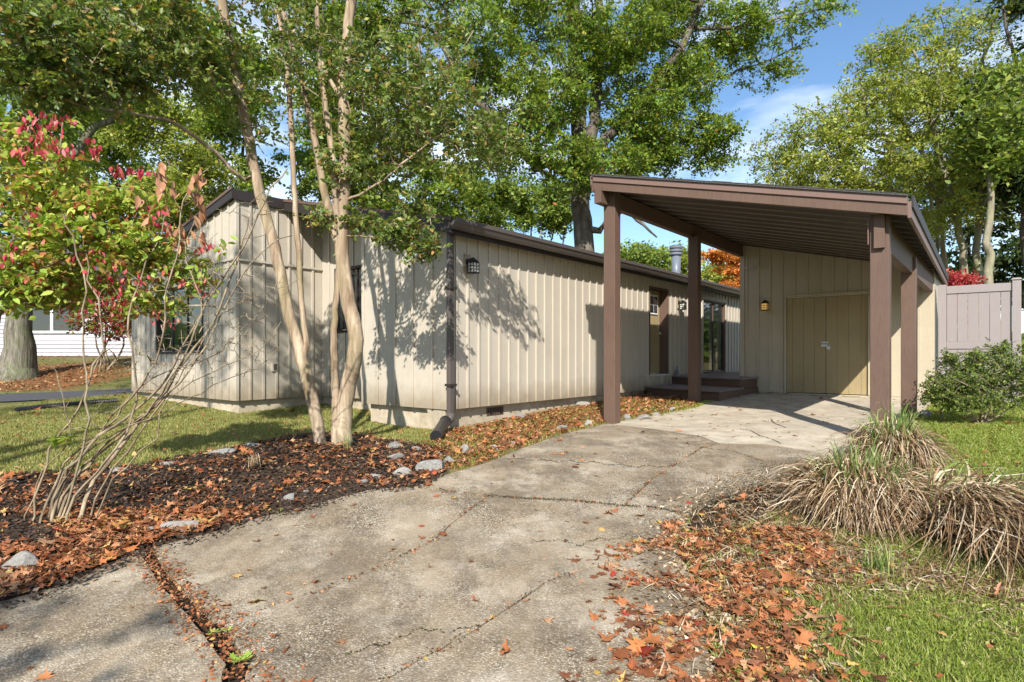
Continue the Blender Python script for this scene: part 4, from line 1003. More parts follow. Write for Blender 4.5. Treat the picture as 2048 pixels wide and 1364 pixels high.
# ------------------------------------------------------------------ crape myrtle in the bed
t = Tree(); b = G(668, 892); d = 7.55
b1 = G(645, 890)
t.limb([b1 - np.array((0, 0, .05)), P(625, 800, d), P(600, 705, d), P(576, 620, d), P(555, 520, d), P(532, 430, d), P(515, 365, d), P(498, 280, d-.1), P(480, 190, d-.2), P(462, 100, d-.3), P(445, 0, d-.4), P(425, -160, d-.5)], .12, rad=(.078, .05), wob=.004)
t.limb([P(600, 715, d), P(612, 690, d), P(603, 600, d+.05), P(597, 500, d+.05), P(590, 400, d+.1), P(585, 300, d+.1), P(575, 150, d+.2), P(552, 0, d+.3), P(520, -150, d+.3)], .12, rad=(.04, .03), wob=.004)
t.limb([P(508, 340, d), P(490, 362, d-.1), P(430, 305, d-.4), P(385, 272, d-.6), P(330, 238, d-.9), P(250, 226, d-1.2), P(180, 216, d-1.5), P(110, 190, d-1.7), P(0, 150, d-2)], .15, rad=(.027, .012), wob=.008)
t.limb([P(478, 195, d-.2), P(440, 180, d-.4), P(380, 130, d-.6), P(330, 90, d-.8), P(200, 30, d-1.3), P(60, -30, d-1.6)], .15, rad=(.03, .012), wob=.006)
b2 = G(688, 893)
t.limb([b2 - np.array((0, 0, .05)), P(690, 810, d), P(703, 745, d-.05), P(712, 680, d-.08), P(698, 610, d-.04), P(686, 530, d), P(684, 450, d), P(688, 380, d), P(690, 300, d), P(686, 200, d), P(691, 100, d), P(706, -20, d+.1), P(720, -170, d+.2)], .12, join=0, rad=(.105, .05), wob=.004)
t.limb([b2 - np.array((.10, 0, .05)), P(672, 800, d), P(668, 700, d), P(672, 600, d), P(680, 520, d)], .12, join=0, rad=(.06, .035), wob=.004)
t.limb([P(684, 510, d), P(668, 460, d), P(650, 390, d+.05), P(632, 290, d+.1), P(612, 200, d+.1), P(590, 110, d+.2), P(560, 0, d+.2), P(520, -120, d+.3)], .12, rad=(.055, .03), wob=.004)
t.limb([P(690, 480, d), P(672, 420, d-.05), P(668, 330, d-.05), P(655, 240, d), P(640, 120, d), P(632, -30, d)], .12, rad=(.05, .025), wob=.004)
t.limb([P(686, 205, d), P(660, 160, d), P(636, 108, d)], .12, rad=(.03, .024)); t.tips.pop()
t.limb([P(688, 400, d), P(740, 380, d-.2), P(800, 330, d-.3), P(880, 270, d-.4), P(960, 240, d-.3)], .12, rad=(.018, .008), wob=.008)
t.limb([P(690, 470, d), P(740, 475, d-.2), P(800, 470, d-.3), P(860, 450, d-.3)], .12, rad=(.012, .006), wob=.006)
lb = [PL(640,120,d,90,150,.8,90), PL(770,180,d-.2,90,120,.8,100), PL(880,250,d-.3,100,90,.7,90), PL(980,270,d-.2,80,60,.6,45), PL(860,120,d,110,90,.8,60), PL(760,320,d-.2,70,50,.5,50), PL(690,330,d,60,50,.4,30),
      PL(790,462,d-.3,60,25,.3,45), PL(840,490,d-.3,40,25,.25,28), PL(720,440,d-.1,35,30,.25,24), PL(640,440,d,35,25,.25,14), PL(820,400,d-.2,50,25,.3,18),
      PL(60,80,d-2,120,110,.6,150), PL(200,110,d-1.4,110,90,.6,140), PL(330,80,d-.9,90,90,.7,110), PL(430,140,d-.5,70,90,.6,60), PL(120,190,d-1.6,100,40,.4,50), PL(300,-50,d-1,200,60,.8,70),
      PL(540,40,d,80,120,.9,60), PL(520,240,d,60,60,.5,22), PL(700,-170,d,350,110,1.4,160), PL(250,160,d-1.1,90,40,.4,40)]
t.attach(lobe_tips(lb), .16, .12)
finish('crape_myrtle', t, lb, b, M['myrtle'], M['l_myrtle'], 21, .085, .060, T_OVAL, rtip=.0034, expo=.42, rmax=.1, label='multi-stemmed crape myrtle with smooth peeling trunks in the mulch bed', up=.25, flat=.8)

# ------------------------------------------------------------------ straggly shrub in the left foreground
t = Tree(); b = G(110, 1045); d = b[1]
def st(pts, r0, r1, dd=0):
    n = len(pts); q = [P(px + rng.normal(0, 6), py, d + dd * i / (n - 1) + rng.normal(0, .05)) for i, (px, py) in enumerate(pts)]
    q[0] = G(*pts[0]) - np.array((0, 0, .03)); t.limb(q, .11, join=0 if t.n else None, rad=(r0 * rng.uniform(.55, 1.0), r1 * 1.1), wob=.010)
st([(105,1050),(135,960),(200,870),(300,795),(360,705),(425,600),(480,490),(540,375),(560,340)], .022, .006, .6)
st([(75,1055),(120,930),(240,835),(320,700),(338,580),(345,480),(365,400),(400,330)], .018, .005, .4)
st([(150,1052),(190,960),(275,850),(345,765),(430,650),(470,560),(500,440)], .024, .006, .7)
st([(170,1048),(215,960),(300,840),(380,720),(440,640),(520,590),(600,560)], .015, .003, .5)
st([(60,1050),(100,900),(160,820),(195,730),(212,700),(196,600),(182,560),(165,480)], .013, .006, .2)
st([(120,1050),(165,900),(172,800),(172,700),(168,620),(150,540),(120,430)], .013, .006, .1)
st([(50,1045),(90,940),(125,880),(120,790),(110,730)], .008, .003, .1)
st([(185,1050),(225,960),(305,880),(340,800),(420,745),(520,700),(570,650)], .010, .003, .4)
st([(130,1055),(150,990),(230,900),(270,800),(255,700),(268,600),(300,520),(340,420)], .015, .006, .3)
st([(90,1050),(140,930),(250,850),(330,830),(420,770),(500,745),(560,700)], .010, .003, .5)
st([(110,1052),(150,975),(220,880),(330,790),(400,700),(455,600),(520,500),(590,470)], .018, .004, .6)
st([(100,1050),(170,930),(290,830),(370,690),(395,600),(372,520),(385,430)], .016, .004, .4)
st([(80,1048),(128,940),(185,880),(250,800),(330,742),(430,705),(540,600)], .012, .003, .5)
lb = [PL(420,600,d+.4,120,110,.3,300), PL(330,720,d+.2,120,70,.3,200), PL(480,690,d+.4,100,70,.3,120), PL(200,850,d+.1,90,60,.25,60), PL(520,420,d+.6,60,60,.2,40), PL(380,440,d+.4,60,80,.2,45), PL(540,570,d+.5,60,60,.2,30), PL(250,600,d+.1,60,80,.2,20), PL(150,850,d,60,60,.2,12)]
t.attach(lobe_tips(lb), .09, .25)
sh = finish('straggly_shrub', t, lb, b, M['twig'], None, 0, 0, 0, rtip=.0021, expo=.42, rmax=.024, label='nearly bare straggly shrub with pale crossing stems at the left of the bed', cat='shrub', trunk='stems')
def partleaves(parent, base, lobes, n, size, mat, tmpl, up=.1, name='leaf', hang=False):
    """individual leaves, each a mesh object sharing a few meshes"""
    ms = []
    for i in range(4):
        v = tmpl[0].copy(); v[:, 2] += rng.normal(0, .05, len(v)); ms.append(mesh_np(name, v, tmpl[1], mat, False))
    tips = lobe_tips(lobes); tips = tips[rng.permutation(len(tips))[:n]]; R_ = rotmats(len(tips), up)
    for i, p in enumerate(tips):
        o = bpy.data.objects.new(name, ms[i % 4]); put(o, parent); o.location = p - np.array(base)
        m = Matrix(R_[i].tolist())
        if hang: m = (Matrix.Rotation(rng.uniform(0, 6.3), 3, 'Z') @ Matrix.Rotation(R(90) + rng.normal(0, .35), 3, 'X') @ Matrix.Rotation(rng.normal(math.pi, .3), 3, 'Z'))
        o.rotation_euler = m.to_euler(); s = size * rng.uniform(.7, 1.3); o.scale = (s * .8, s, s)
islrand = None
def objleaf(name, stops, trans=.3):
    m = leafmat(name, stops, trans)
    for nd in m.node_tree.nodes:
        if nd.type == 'VALTORGB' and nd.inputs['Fac'].links and nd.inputs['Fac'].links[0].from_node.type == 'NEW_GEOMETRY':
            oi = m.node_tree.nodes.new('ShaderNodeObjectInfo'); m.node_tree.links.new(oi.outputs['Random'], nd.inputs['Fac'])
    return m
M['ol_tan'] = objleaf('withered_leaf', [(0, (.28,.13,.07)), (.5, (.42,.21,.12)), (1, (.52,.30,.18))], .2)
M['ol_lime'] = objleaf('lime_leaf', [(0, (.20,.34,.05)), (.5, (.36,.50,.09)), (.85, (.50,.54,.12)), (1, (.52,.34,.15))], .4)
M['ol_red'] = objleaf('crimson_leaf', [(0, (.26,.02,.03)), (.5, (.50,.035,.085)), (.8, (.58,.12,.12)), (1, (.50,.22,.12))], .35)
M['ol_fall'] = objleaf('fallen_leaf', [(0, (.16,.05,.02)), (.3, (.32,.10,.03)), (.6, (.46,.18,.06)), (.85, (.52,.27,.13)), (.94, (.55,.40,.05)), (1, (.38,.03,.02))], .12)
partleaves(sh, b, [PL(330,370,d+.35,22,60,.15,20), PL(395,400,d+.4,20,60,.15,22), PL(370,470,d+.4,40,40,.15,24), PL(290,420,d+.3,10,30,.1,6)], 64, .115, M['ol_tan'], T_OVAL, hang=True)
partleaves(sh, b, [PL(400,560,d+.4,60,50,.2,22), PL(300,600,d+.2,50,40,.2,14), PL(450,500,d+.5,40,30,.15,10)], 44, .075, M['ol_lime'], T_OVAL)
partleaves(sh, b, [PL(430,500,d+.5,26,16,.12,16), PL(390,580,d+.4,40,24,.12,16), PL(330,450,d+.2,40,30,.12,20), PL(260,560,d+.2,50,40,.12,22), PL(320,640,d+.2,50,30,.12,14), PL(180,520,d+.1,60,30,.12,14)], 100, .05, M['ol_red'], T_OVAL, hang=True)
partleaves(sh, b, [PL(130,880,d,40,10,.1,9)], 9, .12, M['ol_lime'], T_OVAL, up=2)
# the turning shrub that fills the left edge
t = Tree(); d2 = 5.3; b3 = gb(-60, d2)
t.limb([b3, P(-20, 700, d2), P(40, 550, d2), P(100, 400, d2), P(130, 250, d2)], .12, rad=(.03, .008), wob=.01)
t.limb([b3, P(-60, 700, d2), P(0, 600, d2-.2), P(120, 520, d2-.2), P(250, 480, d2), P(330, 450, d2)], .12, join=0, rad=(.02, .006), wob=.01)
t.limb([b3, P(-90, 600, d2), P(-60, 400, d2), P(0, 300, d2), P(80, 240, d2)], .12, join=0, rad=(.02, .006), wob=.01)
lb = [PL(60,550,d2,110,80,.6,170), PL(180,460,d2,120,80,.5,170), PL(90,390,d2,120,90,.6,170), PL(20,570,d2-.2,80,35,.4,60), PL(250,400,d2,80,40,.4,60), PL(370,540,d2+.3,60,40,.3,44), PL(300,600,d2+.3,60,40,.3,40), PL(20,300,d2,80,60,.5,60), PL(280,500,d2,80,60,.4,80), PL(160,570,d2+.3,90,40,.4,40)]
t.attach(lobe_tips(lb), .12, .15)
ts = finish('turning_shrub', t, lb, b3, M['twig'], M['l_mixed'], 12, .06, .058, T_OVAL, rtip=.0018, expo=.42, rmax=.03, label='lime and crimson leaved shrub filling the left edge of the view', cat='shrub', crown='foliage', trunk='stems', flat=.8)
partleaves(ts, b3, [PL(120,450,d2-.35,70,50,.15,60), PL(60,580,d2-.35,60,60,.15,40), PL(160,400,d2-.3,50,40,.15,26), PL(30,600,d2-.4,50,30,.15,20), PL(270,480,d2-.2,50,40,.15,20)], 120, .085, M['ol_lime'], T_OVAL, up=.3)
partleaves(ts, b3, [PL(80,255,d2-.25,40,30,.15,50), PL(110,300,d2-.25,34,30,.15,44), PL(50,310,d2-.25,28,20,.12,22), PL(190,300,d2-.2,26,20,.12,24), PL(270,345,d2,56,12,.12,28), PL(250,452,d2-.1,22,14,.1,16), PL(130,240,d2-.2,20,10,.1,8),
  PL(30,520,d2-.4,40,40,.12,14), PL(300,420,d2-.1,40,16,.1,14), PL(215,590,d2-.1,40,40,.1,24), PL(240,620,d2+.1,30,25,.1,14), PL(60,440,d2-.35,60,60,.15,16), PL(410,500,d2,14,12,.1,6), PL(150,420,d2-.3,60,30,.15,12)], 270, .062, M['ol_red'], T_OVAL, hang=True)
# burning bush behind
t = Tree(); b4 = G(212, 742); d4 = b4[1]
for k in range(6): t.limb([b4 + rng.normal(0, .12, 3) * (1, 1, 0), b4 + np.array((rng.normal(0, .3), rng.normal(0, .3), .9)), b4 + np.array((rng.normal(0, .8), rng.normal(0, .5), 1.7))], .2, join=0 if t.n else None, rad=(.028, .012))
k4 = 1.0
lb = [PL(230,630,d4,80,50,1,110), PL(140,590,d4,70,35,1,60), PL(300,620,d4,45,65,.8,90), PL(200,560,d4,90,30,1,60)]
t.attach(lobe_tips(lb), .25, .12)
finish('burning_bush', t, lb, b4, M['twig'], M['l_redbush'], 26, .16, .10, T_DIA, rtip=.004, rmax=.05, label='red and green bush with dark stems in front of the neighbouring house', cat='bush', crown='foliage', trunk='stems')
# boxwood-like shrub at the right
t = Tree(); b5 = gb(1950, 8.6); d5 = 8.6
for k in range(9): t.limb([b5 + rng.normal(0, .15, 3) * (1, 1, 0), b5 + np.array((rng.normal(0, .35), rng.normal(0, .2), .35)), b5 + np.array((rng.normal(0, .6), rng.normal(0, .25), .75))], .12, join=0 if t.n else None, rad=(.016, .006))
lb = [PL(1930,760,d5,60,45,.45,150), PL(1990,740,d5,55,60,.45,150), PL(1900,790,d5,55,30,.4,100), PL(2060,760,d5,60,60,.45,130), PL(1960,800,d5,90,24,.4,120), PL(1900,715,d5,14,22,.15,22), PL(1950,720,d5,20,25,.15,20), PL(2010,700,d5,16,20,.15,20), PL(1865,775,d5,25,25,.2,40)]
t.attach(lobe_tips(lb), .1, .12)
finish('evergreen_shrub', t, lb, b5, M['twig'], M['l_box'], 28, .055, .034, T_DIA, rtip=.002, rmax=.016, label='dense glossy green shrub in front of the vinyl fence', cat='shrub', crown='foliage', trunk='stems', flat=1)
# ivy and seedling by the lawn; roadside tree behind the viewer that throws the dappled shade
t = Tree(); b6 = np.array((-6.9, -5.5, -.1))
t.limb([b6, b6 + (0, .1, 2), b6 + (.2, .3, 4.5), b6 + (.3, .4, 7), b6 + (.4, .5, 9.5)], .4, rad=(.24, .08), wob=.03)
t.limb([b6 + (.3, .4, 6), (-6.9, -3.2, 8.8), (-6.8, -1.2, 9.9), (-6.6, .4, 10.3)], .4, rad=(.12, .05), wob=.03)
lb = [((-6.1, -.3, 10.3), (1.5, 1.4, .8), 60), ((-7.6, .8, 10.4), (1.6, 1.4, .8), 70), ((-9.2, 2.0, 10.4), (1.8, 1.4, .8), 60), ((-9.6, -1.4, 9.6), (1.8, 1.4, 1.0), 30), ((-10, -4, 8.4), (2.0, 1.6, 1.0), 24), ((-4.9, -6.6, 6.6), (1.6, 1.0, .7), 14), ((-3.3, -6.0, 6.4), (.7, .7, .5), 6)]
t.attach(lobe_tips(lb), .4, .12)
finish('roadside_tree', t, lb, b6, M['oakbark'], M['l_oak'], 34, .28, .12, rtip=.008, rmax=.24, label='leafy tree standing behind the viewer on the left', flat=.6)

# ------------------------------------------------------------------ lawn, litter, rocks
def soft(x, y, poly, j=.14): return inpoly(x + rng.normal(0, j, x.shape), y + rng.normal(0, j, x.shape), poly)
def clumpn(x, y, s=1.0, ph=0):
    return .5 + .5 * np.sin(x * 3.1 * s + 1.7 * np.sin(y * 2.3 * s + ph)) * np.cos(y * 2.7 * s + 1.3 * np.sin(x * 1.9 * s + ph))
def world_points(n, x0, x1, y0, y1):
    return rng.uniform(x0, x1, n), rng.uniform(y0, y1, n)
HF = [hp(-6.3, 6.3)[:2], hp(-6.3, 21)[:2], hp(-15, 21)[:2], hp(-15, 5.25)[:2], hp(-10.4, 5.25)[:2], hp(-10.4, 6.98)[:2], hp(-8.2, 6.98)[:2], hp(-8.2, 6.3)[:2]]
SF = [hp(-4.85, 14.4)[:2], hp(-1.0, 14.4)[:2], hp(-1.0, 17.2)[:2], hp(-4.85, 17.2)[:2]]
DF = [hp(-6.3, 12.5)[:2], hp(-4.3, 11.9)[:2], hp(-4.3, 14.4)[:2], hp(-6.3, 21)[:2]]
PTH = pl
def infrust(x, y, m=1.03): return (np.abs(x) < y * (1024 / FOC) * m + .3)
def blocked(x, y): return inpoly(x, y, APRON) | inpoly(x, y, HF) | inpoly(x, y, SF) | inpoly(x, y, DF) | inpoly(x, y, PTH)
def sample(n, dens, x0, x1, y0, y1):
    x, y = world_points(n, x0, x1, y0, y1); k = infrust(x, y) & (rng.random(n) < dens(x, y)); return x[k], y[k]
def blades(x, y, h, w, lean, mat, name, label):
    n = len(x); z = gz(x, y); a = rng.uniform(0, 2*math.pi, n); hh2 = h * rng.uniform(.5, 1.3, n)
    la = rng.uniform(0, 2*math.pi, n); ln = rng.uniform(0, lean, n) * hh2
    b0 = np.stack([x - np.cos(a) * w, y - np.sin(a) * w, z], 1); b1 = np.stack([x + np.cos(a) * w, y + np.sin(a) * w, z], 1)
    m = np.stack([x + np.cos(la) * ln * .35, y + np.sin(la) * ln * .35, z + hh2 * .6], 1)
    tp = np.stack([x + np.cos(la) * ln, y + np.sin(la) * ln, z + hh2 * .9], 1)
    dx = np.stack([np.cos(a) * w * .7, np.sin(a) * w * .7, np.zeros(n)], 1)
    V = np.stack([b0, b1, m + dx, m - dx, tp], 1).reshape(-1, 3)
    i = np.arange(n)[:, None] * 5
    F = np.concatenate([i + np.array([0, 1, 2]), i + np.array([0, 2, 3]), i + np.array([3, 2, 4])])
    o = obj_np(name, V, F, mat); tag(o, label, None, None, 'stuff'); return o
x, y = sample(330000, lambda x, y: ~blocked(x, y) & ~inpoly(x, y, BED) & ~inpoly(x, y, LIT1) & ~inpoly(x, y, SOIL), -9.5, 0, 5, 14)
blades(x, y, .045, .0035, 1.0, M['grass2'], 'lawn_grass', 'short patchy autumn grass on the left lawn')
def dr(x, y): 
    b_ = ~blocked(x, y) & ~inpoly(x, y, SOIL); return b_ * np.where(soft(x, y, STRAWZ, .12), .25, 1.) * np.where(soft(x, y, LIT2, .2), .10 + .35 * (clumpn(x, y, 2.3, 4) > .6), .35 + .65 * clumpn(x, y, 1.9, 3))
x, y = sample(300000, dr, .9, 8.5, 1.9, 5.5)
blades(x, y, .042, .0028, 1.6, M['grass'], 'lawn_grass', 'green grass on the near right verge')
x, y = sample(260000, dr, 3, 11, 5.5, 12)
blades(x, y, .05, .0045, 1.2, M['grass'], 'lawn_grass', 'bright green lawn right of the carport')
x, y = sample(60000, lambda x, y: inpoly(x, y, LIT1) * (.3 + .7 * clumpn(x, y, 1.4, 9)), -2, 6, 6, 13)
blades(x, y, .05, .004, 1.0, M['grass'], 'lawn_grass', 'thin grass among the fallen leaves along the foundation')
# clover-like broad leaves in the right lawn
x, y = sample(42000, lambda x, y: (~blocked(x, y) & ~inpoly(x, y, LIT2)) * 1.0, 2, 10, 2, 11.5)
V, F = scatter(*T_OVAL, np.stack([x, y, gz(x, y) + rng.uniform(.02, .045, len(x))], 1), .024, rotmats(len(x), 1.2))
tag(obj_np('clover', V, F, M['grass']), 'low clover leaves mixed through the right lawn', None, None, 'stuff')
# fallen leaves
def crumple(v, k):
    v = v.copy(); r = np.random.default_rng(k)
    v[:, :2] *= 1 + r.uniform(-.22, .22, (len(v), 1)); v[:, 0] *= r.uniform(.6, 1.05)
    a = r.uniform(-1.2, 1.9); b = r.uniform(-.9, 1.4); c = r.uniform(-1, 1)
    v[:, 2] = a * v[:, 0] ** 2 + b * v[:, 1] ** 2 + c * v[:, 0] * v[:, 1] + r.uniform(-.05, .05, len(v))
    v[:, 0] *= 1 - .25 * abs(a) * .5; return v
LT = [(crumple(T_MAPLE[0], i), T_MAPLE[1]) for i in range(5)] + [(crumple(T_OAKL[0], 20 + i), T_OAKL[1]) for i in range(4)]
def ldens(x, y):
    dd = np.zeros(x.shape)
    dd = np.where(soft(x, y, BED, .05), .08 + .45 * clumpn(x, y, 1.1) , dd)
    dd = np.where(soft(x, y, LIT1, .08), .45 + .5 * clumpn(x, y, 1.6, 5), dd)
    l2 = soft(x, y, LIT2, .16)
    dd = np.where(l2, np.where(y > 4.6, .16, (.10 + .50 * clumpn(x, y, 1.5, 1)) * np.clip(1.35 - .55 * (x - 1.0 * (y * .28)), .25, 1)), dd)
    dd = np.where((dd == 0) & ~inpoly(x, y, APRON), .03, dd)
    ap = inpoly(x, y, APRON); nearR = soft(x + .3, y, LIT2, .12)
    dd = np.where(ap, np.where(nearR & (y < 4.8), .40 * (clumpn(x, y, 2.1, 1) > .35), .008 + .035 * (clumpn(x, y, 1.7, 2) > .86)), dd)
    return dd * ~(inpoly(x, y, HF) | inpoly(x, y, SF) | inpoly(x, y, DF))
x, y = sample(120000, ldens, -9, 8, 1.8, 14)
x3, y3 = sample(26000, lambda x, y: inpoly(x, y, LIT3) | (rng.random(x.shape) < .12), -22, -5, 13, 22); m3 = ~inpoly(x3, y3, HF) & ~inpoly(x3, y3, PTH); x3 = x3[m3]; y3 = y3[m3]
x2, y2 = sample(40000, lambda x, y: (ldens(x, y) > .2) * .8, -5, 5, 1.9, 5)
x = np.concatenate([x, x2, x3]); y = np.concatenate([y, y2, y3])
o_ = np.argsort(y); x = x[o_]; y = y[o_]
apm = inpoly(x, y, APRON); bedm = inpoly(x, y, BED)
big = np.zeros(len(x), bool); big[rng.permutation(np.arange(len(x))[y < 4.3])[:290]] = True
ztop_ = gz(x, y) + np.where(apm, .010, np.where(bedm, .03, .022)) + rng.uniform(0, .03, len(x)) * ~apm
pos = np.stack([x, y, ztop_], 1)
kind = rng.integers(0, 9, len(x)); szs = np.exp(rng.normal(math.log(.058), .36, len(x)))
for nm_sel, lab in (((kind < 5), 'orange and brown maple leaves strewn over bed and verge'), ((kind >= 5), 'narrow lobed brown leaves strewn among the maple leaves')):
    VV, FF, b_ = [], [], 0
    for k in range(9):
        sel = nm_sel & (kind == k) & ~big
        if not sel.any(): continue
        tm = LT[k]; n = sel.sum(); rot = rotmats(n, 2.0)
        V = np.einsum('nij,kj->nki', rot, tm[0]) * szs[sel][:, None, None] + pos[sel][:, None, :]
        V = V.reshape(-1, 3); F = (tm[1][None] + (np.arange(n) * len(tm[0]))[:, None, None]).reshape(-1, 3) + b_
        b_ += len(V); VV.append(V); FF.append(F)
    V = np.concatenate(VV); V[:, 2] = np.maximum(V[:, 2], gz(V[:, 0], V[:, 1]) + .008)
    tag(obj_np('leaf_litter', V, np.concatenate(FF), M['litter']), lab, None, None, 'stuff')
LC = [('rust brown', (.22, .075, .03)), ('orange', (.43, .155, .055)), ('pale tan', (.50, .29, .16)), ('dark red', (.26, .035, .02)), ('pinkish brown', (.44, .20, .12)), ('yellow', (.56, .40, .05))]
lcm = []
for nm_, c_ in LC:
    lcm.append(objleaf('fallen_leaf_' + nm_.replace(' ', '_'), [(0, mul(c_, .75)), (.5, c_), (1, mul(c_, 1.25))], .12))
lms = {}
Rm = rotmats(big.sum(), 2.2)
for i, (p, k) in enumerate(zip(pos[big], kind[big])):
    c = min(5, int(rng.choice(6, p=[.28, .32, .16, .07, .14, .03])))
    if (k, c) not in lms: lms[(k, c)] = mesh_np('fallen_leaf', LT[k][0], LT[k][1], lcm[c])
    o = bpy.data.objects.new('fallen_leaf', lms[(k, c)]); put(o); o.rotation_euler = Matrix(Rm[i].tolist()).to_euler()
    sz = math.exp(rng.normal(math.log(.076), .30)); o.scale = (sz, sz, sz)
    zmin = (np.asarray(Rm[i]) @ LT[k][0].T)[2].min() * sz
    onp = bool(inpoly(np.array([p[0]]), np.array([p[1]]), APRON)[0]); o.location = (p[0], p[1], float(gz(p[0], p[1])) + .008 + (0 if onp else .015) - .5 * zmin)
    shp = 'broad maple' if k < 5 else 'narrow lobed'
    if onp: wh = 'the near left half of the driveway' if p[0] < -.4 else ('the middle of the driveway' if p[0] < .6 else 'the right edge of the driveway'); g_ = 'fallen leaves on the driveway'
    elif p[0] < 0: wh = 'the near edge of the mulch bed'; g_ = 'fallen leaves on the mulch bed'
    else: wh = 'the near right verge' if p[1] < 3.2 else 'the verge below the dead grass clumps'; g_ = 'fallen leaves on the right verge'
    tag(o, f'{LC[c][0]} {shp} leaf lying on {wh}', 'fallen leaf', g_)
# leaf crumbs, twigs and mulch chips
def crumb(n, dens, box, size, mat, name, label, tm=T_DIA, zoff=.01):
    x, y = sample(n, dens, *box); V, F = scatter(*tm, np.stack([x, y, gz(x, y) + zoff], 1), size, rotmats(len(x), 1.5), .6)
    tag(obj_np(name, V, F, mat), label, None, None, 'stuff')
M['moss'] = leafmat('moss_and_dirt', [(0, (.012,.010,.007)), (.6, (.04,.032,.018)), (1, (.07,.08,.02))], 0)
M['chip'] = leafmat('mulch_chips', [(0, (.012,.009,.007)), (.6, (.05,.033,.024)), (1, (.14,.09,.06))], 0)
crumb(70000, lambda x, y: inpoly(x, y, BED) * 1.0, (-9, 0, 2.5, 9), .035, M['chip'], 'mulch', 'dark shredded mulch in the planting bed', zoff=.03)
jl = []
for pp in (GAPR, GAPL, J1b, J1c, J1a, J3, J2, J4, [(445,1248),(480,1290),(540,1380),(560,1500)], [(408,1268),(450,1330),(470,1420)]):
    w_ = .05 if pp in (GAPR, GAPL) or pp[0] in ((445,1248),(408,1268)) else .018
    for a, b_ in zip(pp[:-1], pp[1:]):
        A = G(*a); B = G(*b_); n = int(np.linalg.norm(B - A) * (420 if w_ > .02 else 60)); tt = rng.random((n, 1)); q = A * (1-tt) + B * tt
        q[:, :2] += rng.normal(0, w_, (n, 2)); jl.append(q)
jl = np.concatenate(jl); jl[:, 2] = gz(jl[:, 0], jl[:, 1]) + rng.uniform(.004, .016, len(jl))
V, F = scatter(*T_DIA, jl, .022, rotmats(len(jl), 1.5), .6); tag(obj_np('joint_debris', V, F, M['litter']), 'crumbled leaves caught in the slab joints', None, None, 'stuff')
jm2 = []
for pp, dn in ((J1b, 1100), (J1c, 1800), (J1a, 500), (J4, 260), (J3, 200), (J2, 130)):
    for a, b_ in zip(pp[:-1], pp[1:]):
        A = G(*a); B = G(*b_); n = int(np.linalg.norm(B - A) * dn); tt = rng.random((n, 1)); q = A * (1-tt) + B * tt
        keep = clumpn(q[:, 0], q[:, 1], 2.2, 6) > .35; q[:, :2] += rng.normal(0, .016, (n, 2)) * (.4 + 1.6 * rng.random((n, 1))); jm2.append(q[keep])
PATCH = gpoly([(1385,1015),(1400,985),(1470,950),(1550,925),(1640,915),(1680,960),(1600,1000),(1500,1040),(1420,1075),(1365,1060)])
xa, ya = sample(200000, lambda x, y: soft(x, y, PATCH, .07) * (.25 + .75 * clumpn(x, y, 2.6, 3)), .5, 4.5, 4, 7.5); jm2.append(np.stack([xa, ya, xa], 1))
for pp in ([(1010,918),(1090,922),(1180,926),(1260,934),(1345,934)], [(1478,858),(1500,862),(1518,872),(1545,880),(1560,888)], [(1540,838),(1550,848),(1570,856)], [(690,1320),(800,1275),(880,1262),(960,1262)], [(1060,1080),(1160,1090),(1240,1075),(1345,1082)], [(1405,896),(1470,905),(1530,925)]):
    for a, b_ in zip(pp[:-1], pp[1:]):
        A = G(*a); B = G(*b_); n = int(np.linalg.norm(B - A) * 420); tt = rng.random((n, 1)); q = A * (1-tt) + B * tt
        q[:, 1] += .03 * np.sin(q[:, 0] * 23) + .015 * np.sin(q[:, 0] * 61); q[:, :2] += rng.normal(0, .004, (n, 2)); jm2.append(q)
jm2 = np.concatenate(jm2); jm2[:, 2] = gz(jm2[:, 0], jm2[:, 1]) + rng.uniform(.004, .014, len(jm2))
V, F = scatter(*T_DIA, jm2, .011, rotmats(len(jm2), 2), .6); tag(obj_np('joint_moss', V, F, M['moss']), 'dark moss and dirt filling the driveway joints', None, None, 'stuff')
def dens_r(x, y): return (soft(x, y, LIT2, .15) * 1.0) * np.where(inpoly(x, y, SOIL), .15, 1.0)
crumb(90000, lambda x, y: dens_r(x, y) * .8 + soft(x, y, STRAWZ, .15) * 1.0, (.6, 5, 2, 7.5), .034, M['straw'], 'straw_debris', 'pale chaff and dry stems scattered along the right verge')
crumb(24000, lambda x, y: inpoly(x, y, BED) * .8 + inpoly(x, y, LIT1) * 1.0, (-9, 5, 2, 12), .03, M['litter'], 'leaf_crumbs', 'small leaf fragments on the bed', zoff=.035)

T_STEM = (np.array([(0,-.5,0),(.03,-.1,.03),(.012,.5,-.02),(-.03,0,.02)], float), np.array([(0,1,2,3)]))
crumb(60000, lambda x, y: (soft(x, y, LIT2, .2) * .55 + soft(x, y, STRAWZ, .2) * 1.0) * np.where(inpoly(x, y, APRON), .25, 1), (.6, 5, 2, 7.5), .11, M['straw'], 'dry_stems', 'broken dry stems and straw strewn below the dead grass clumps', tm=T_STEM, zoff=.022)
crumb(9000, lambda x, y: inpoly(x, y, BED) * .5 + inpoly(x, y, LIT1) * .5, (-9, 5, 2, 12), .10, M['straw'], 'dry_stems', 'thin twigs and dry stems lying in the planting bed', tm=T_STEM, zoff=.04)
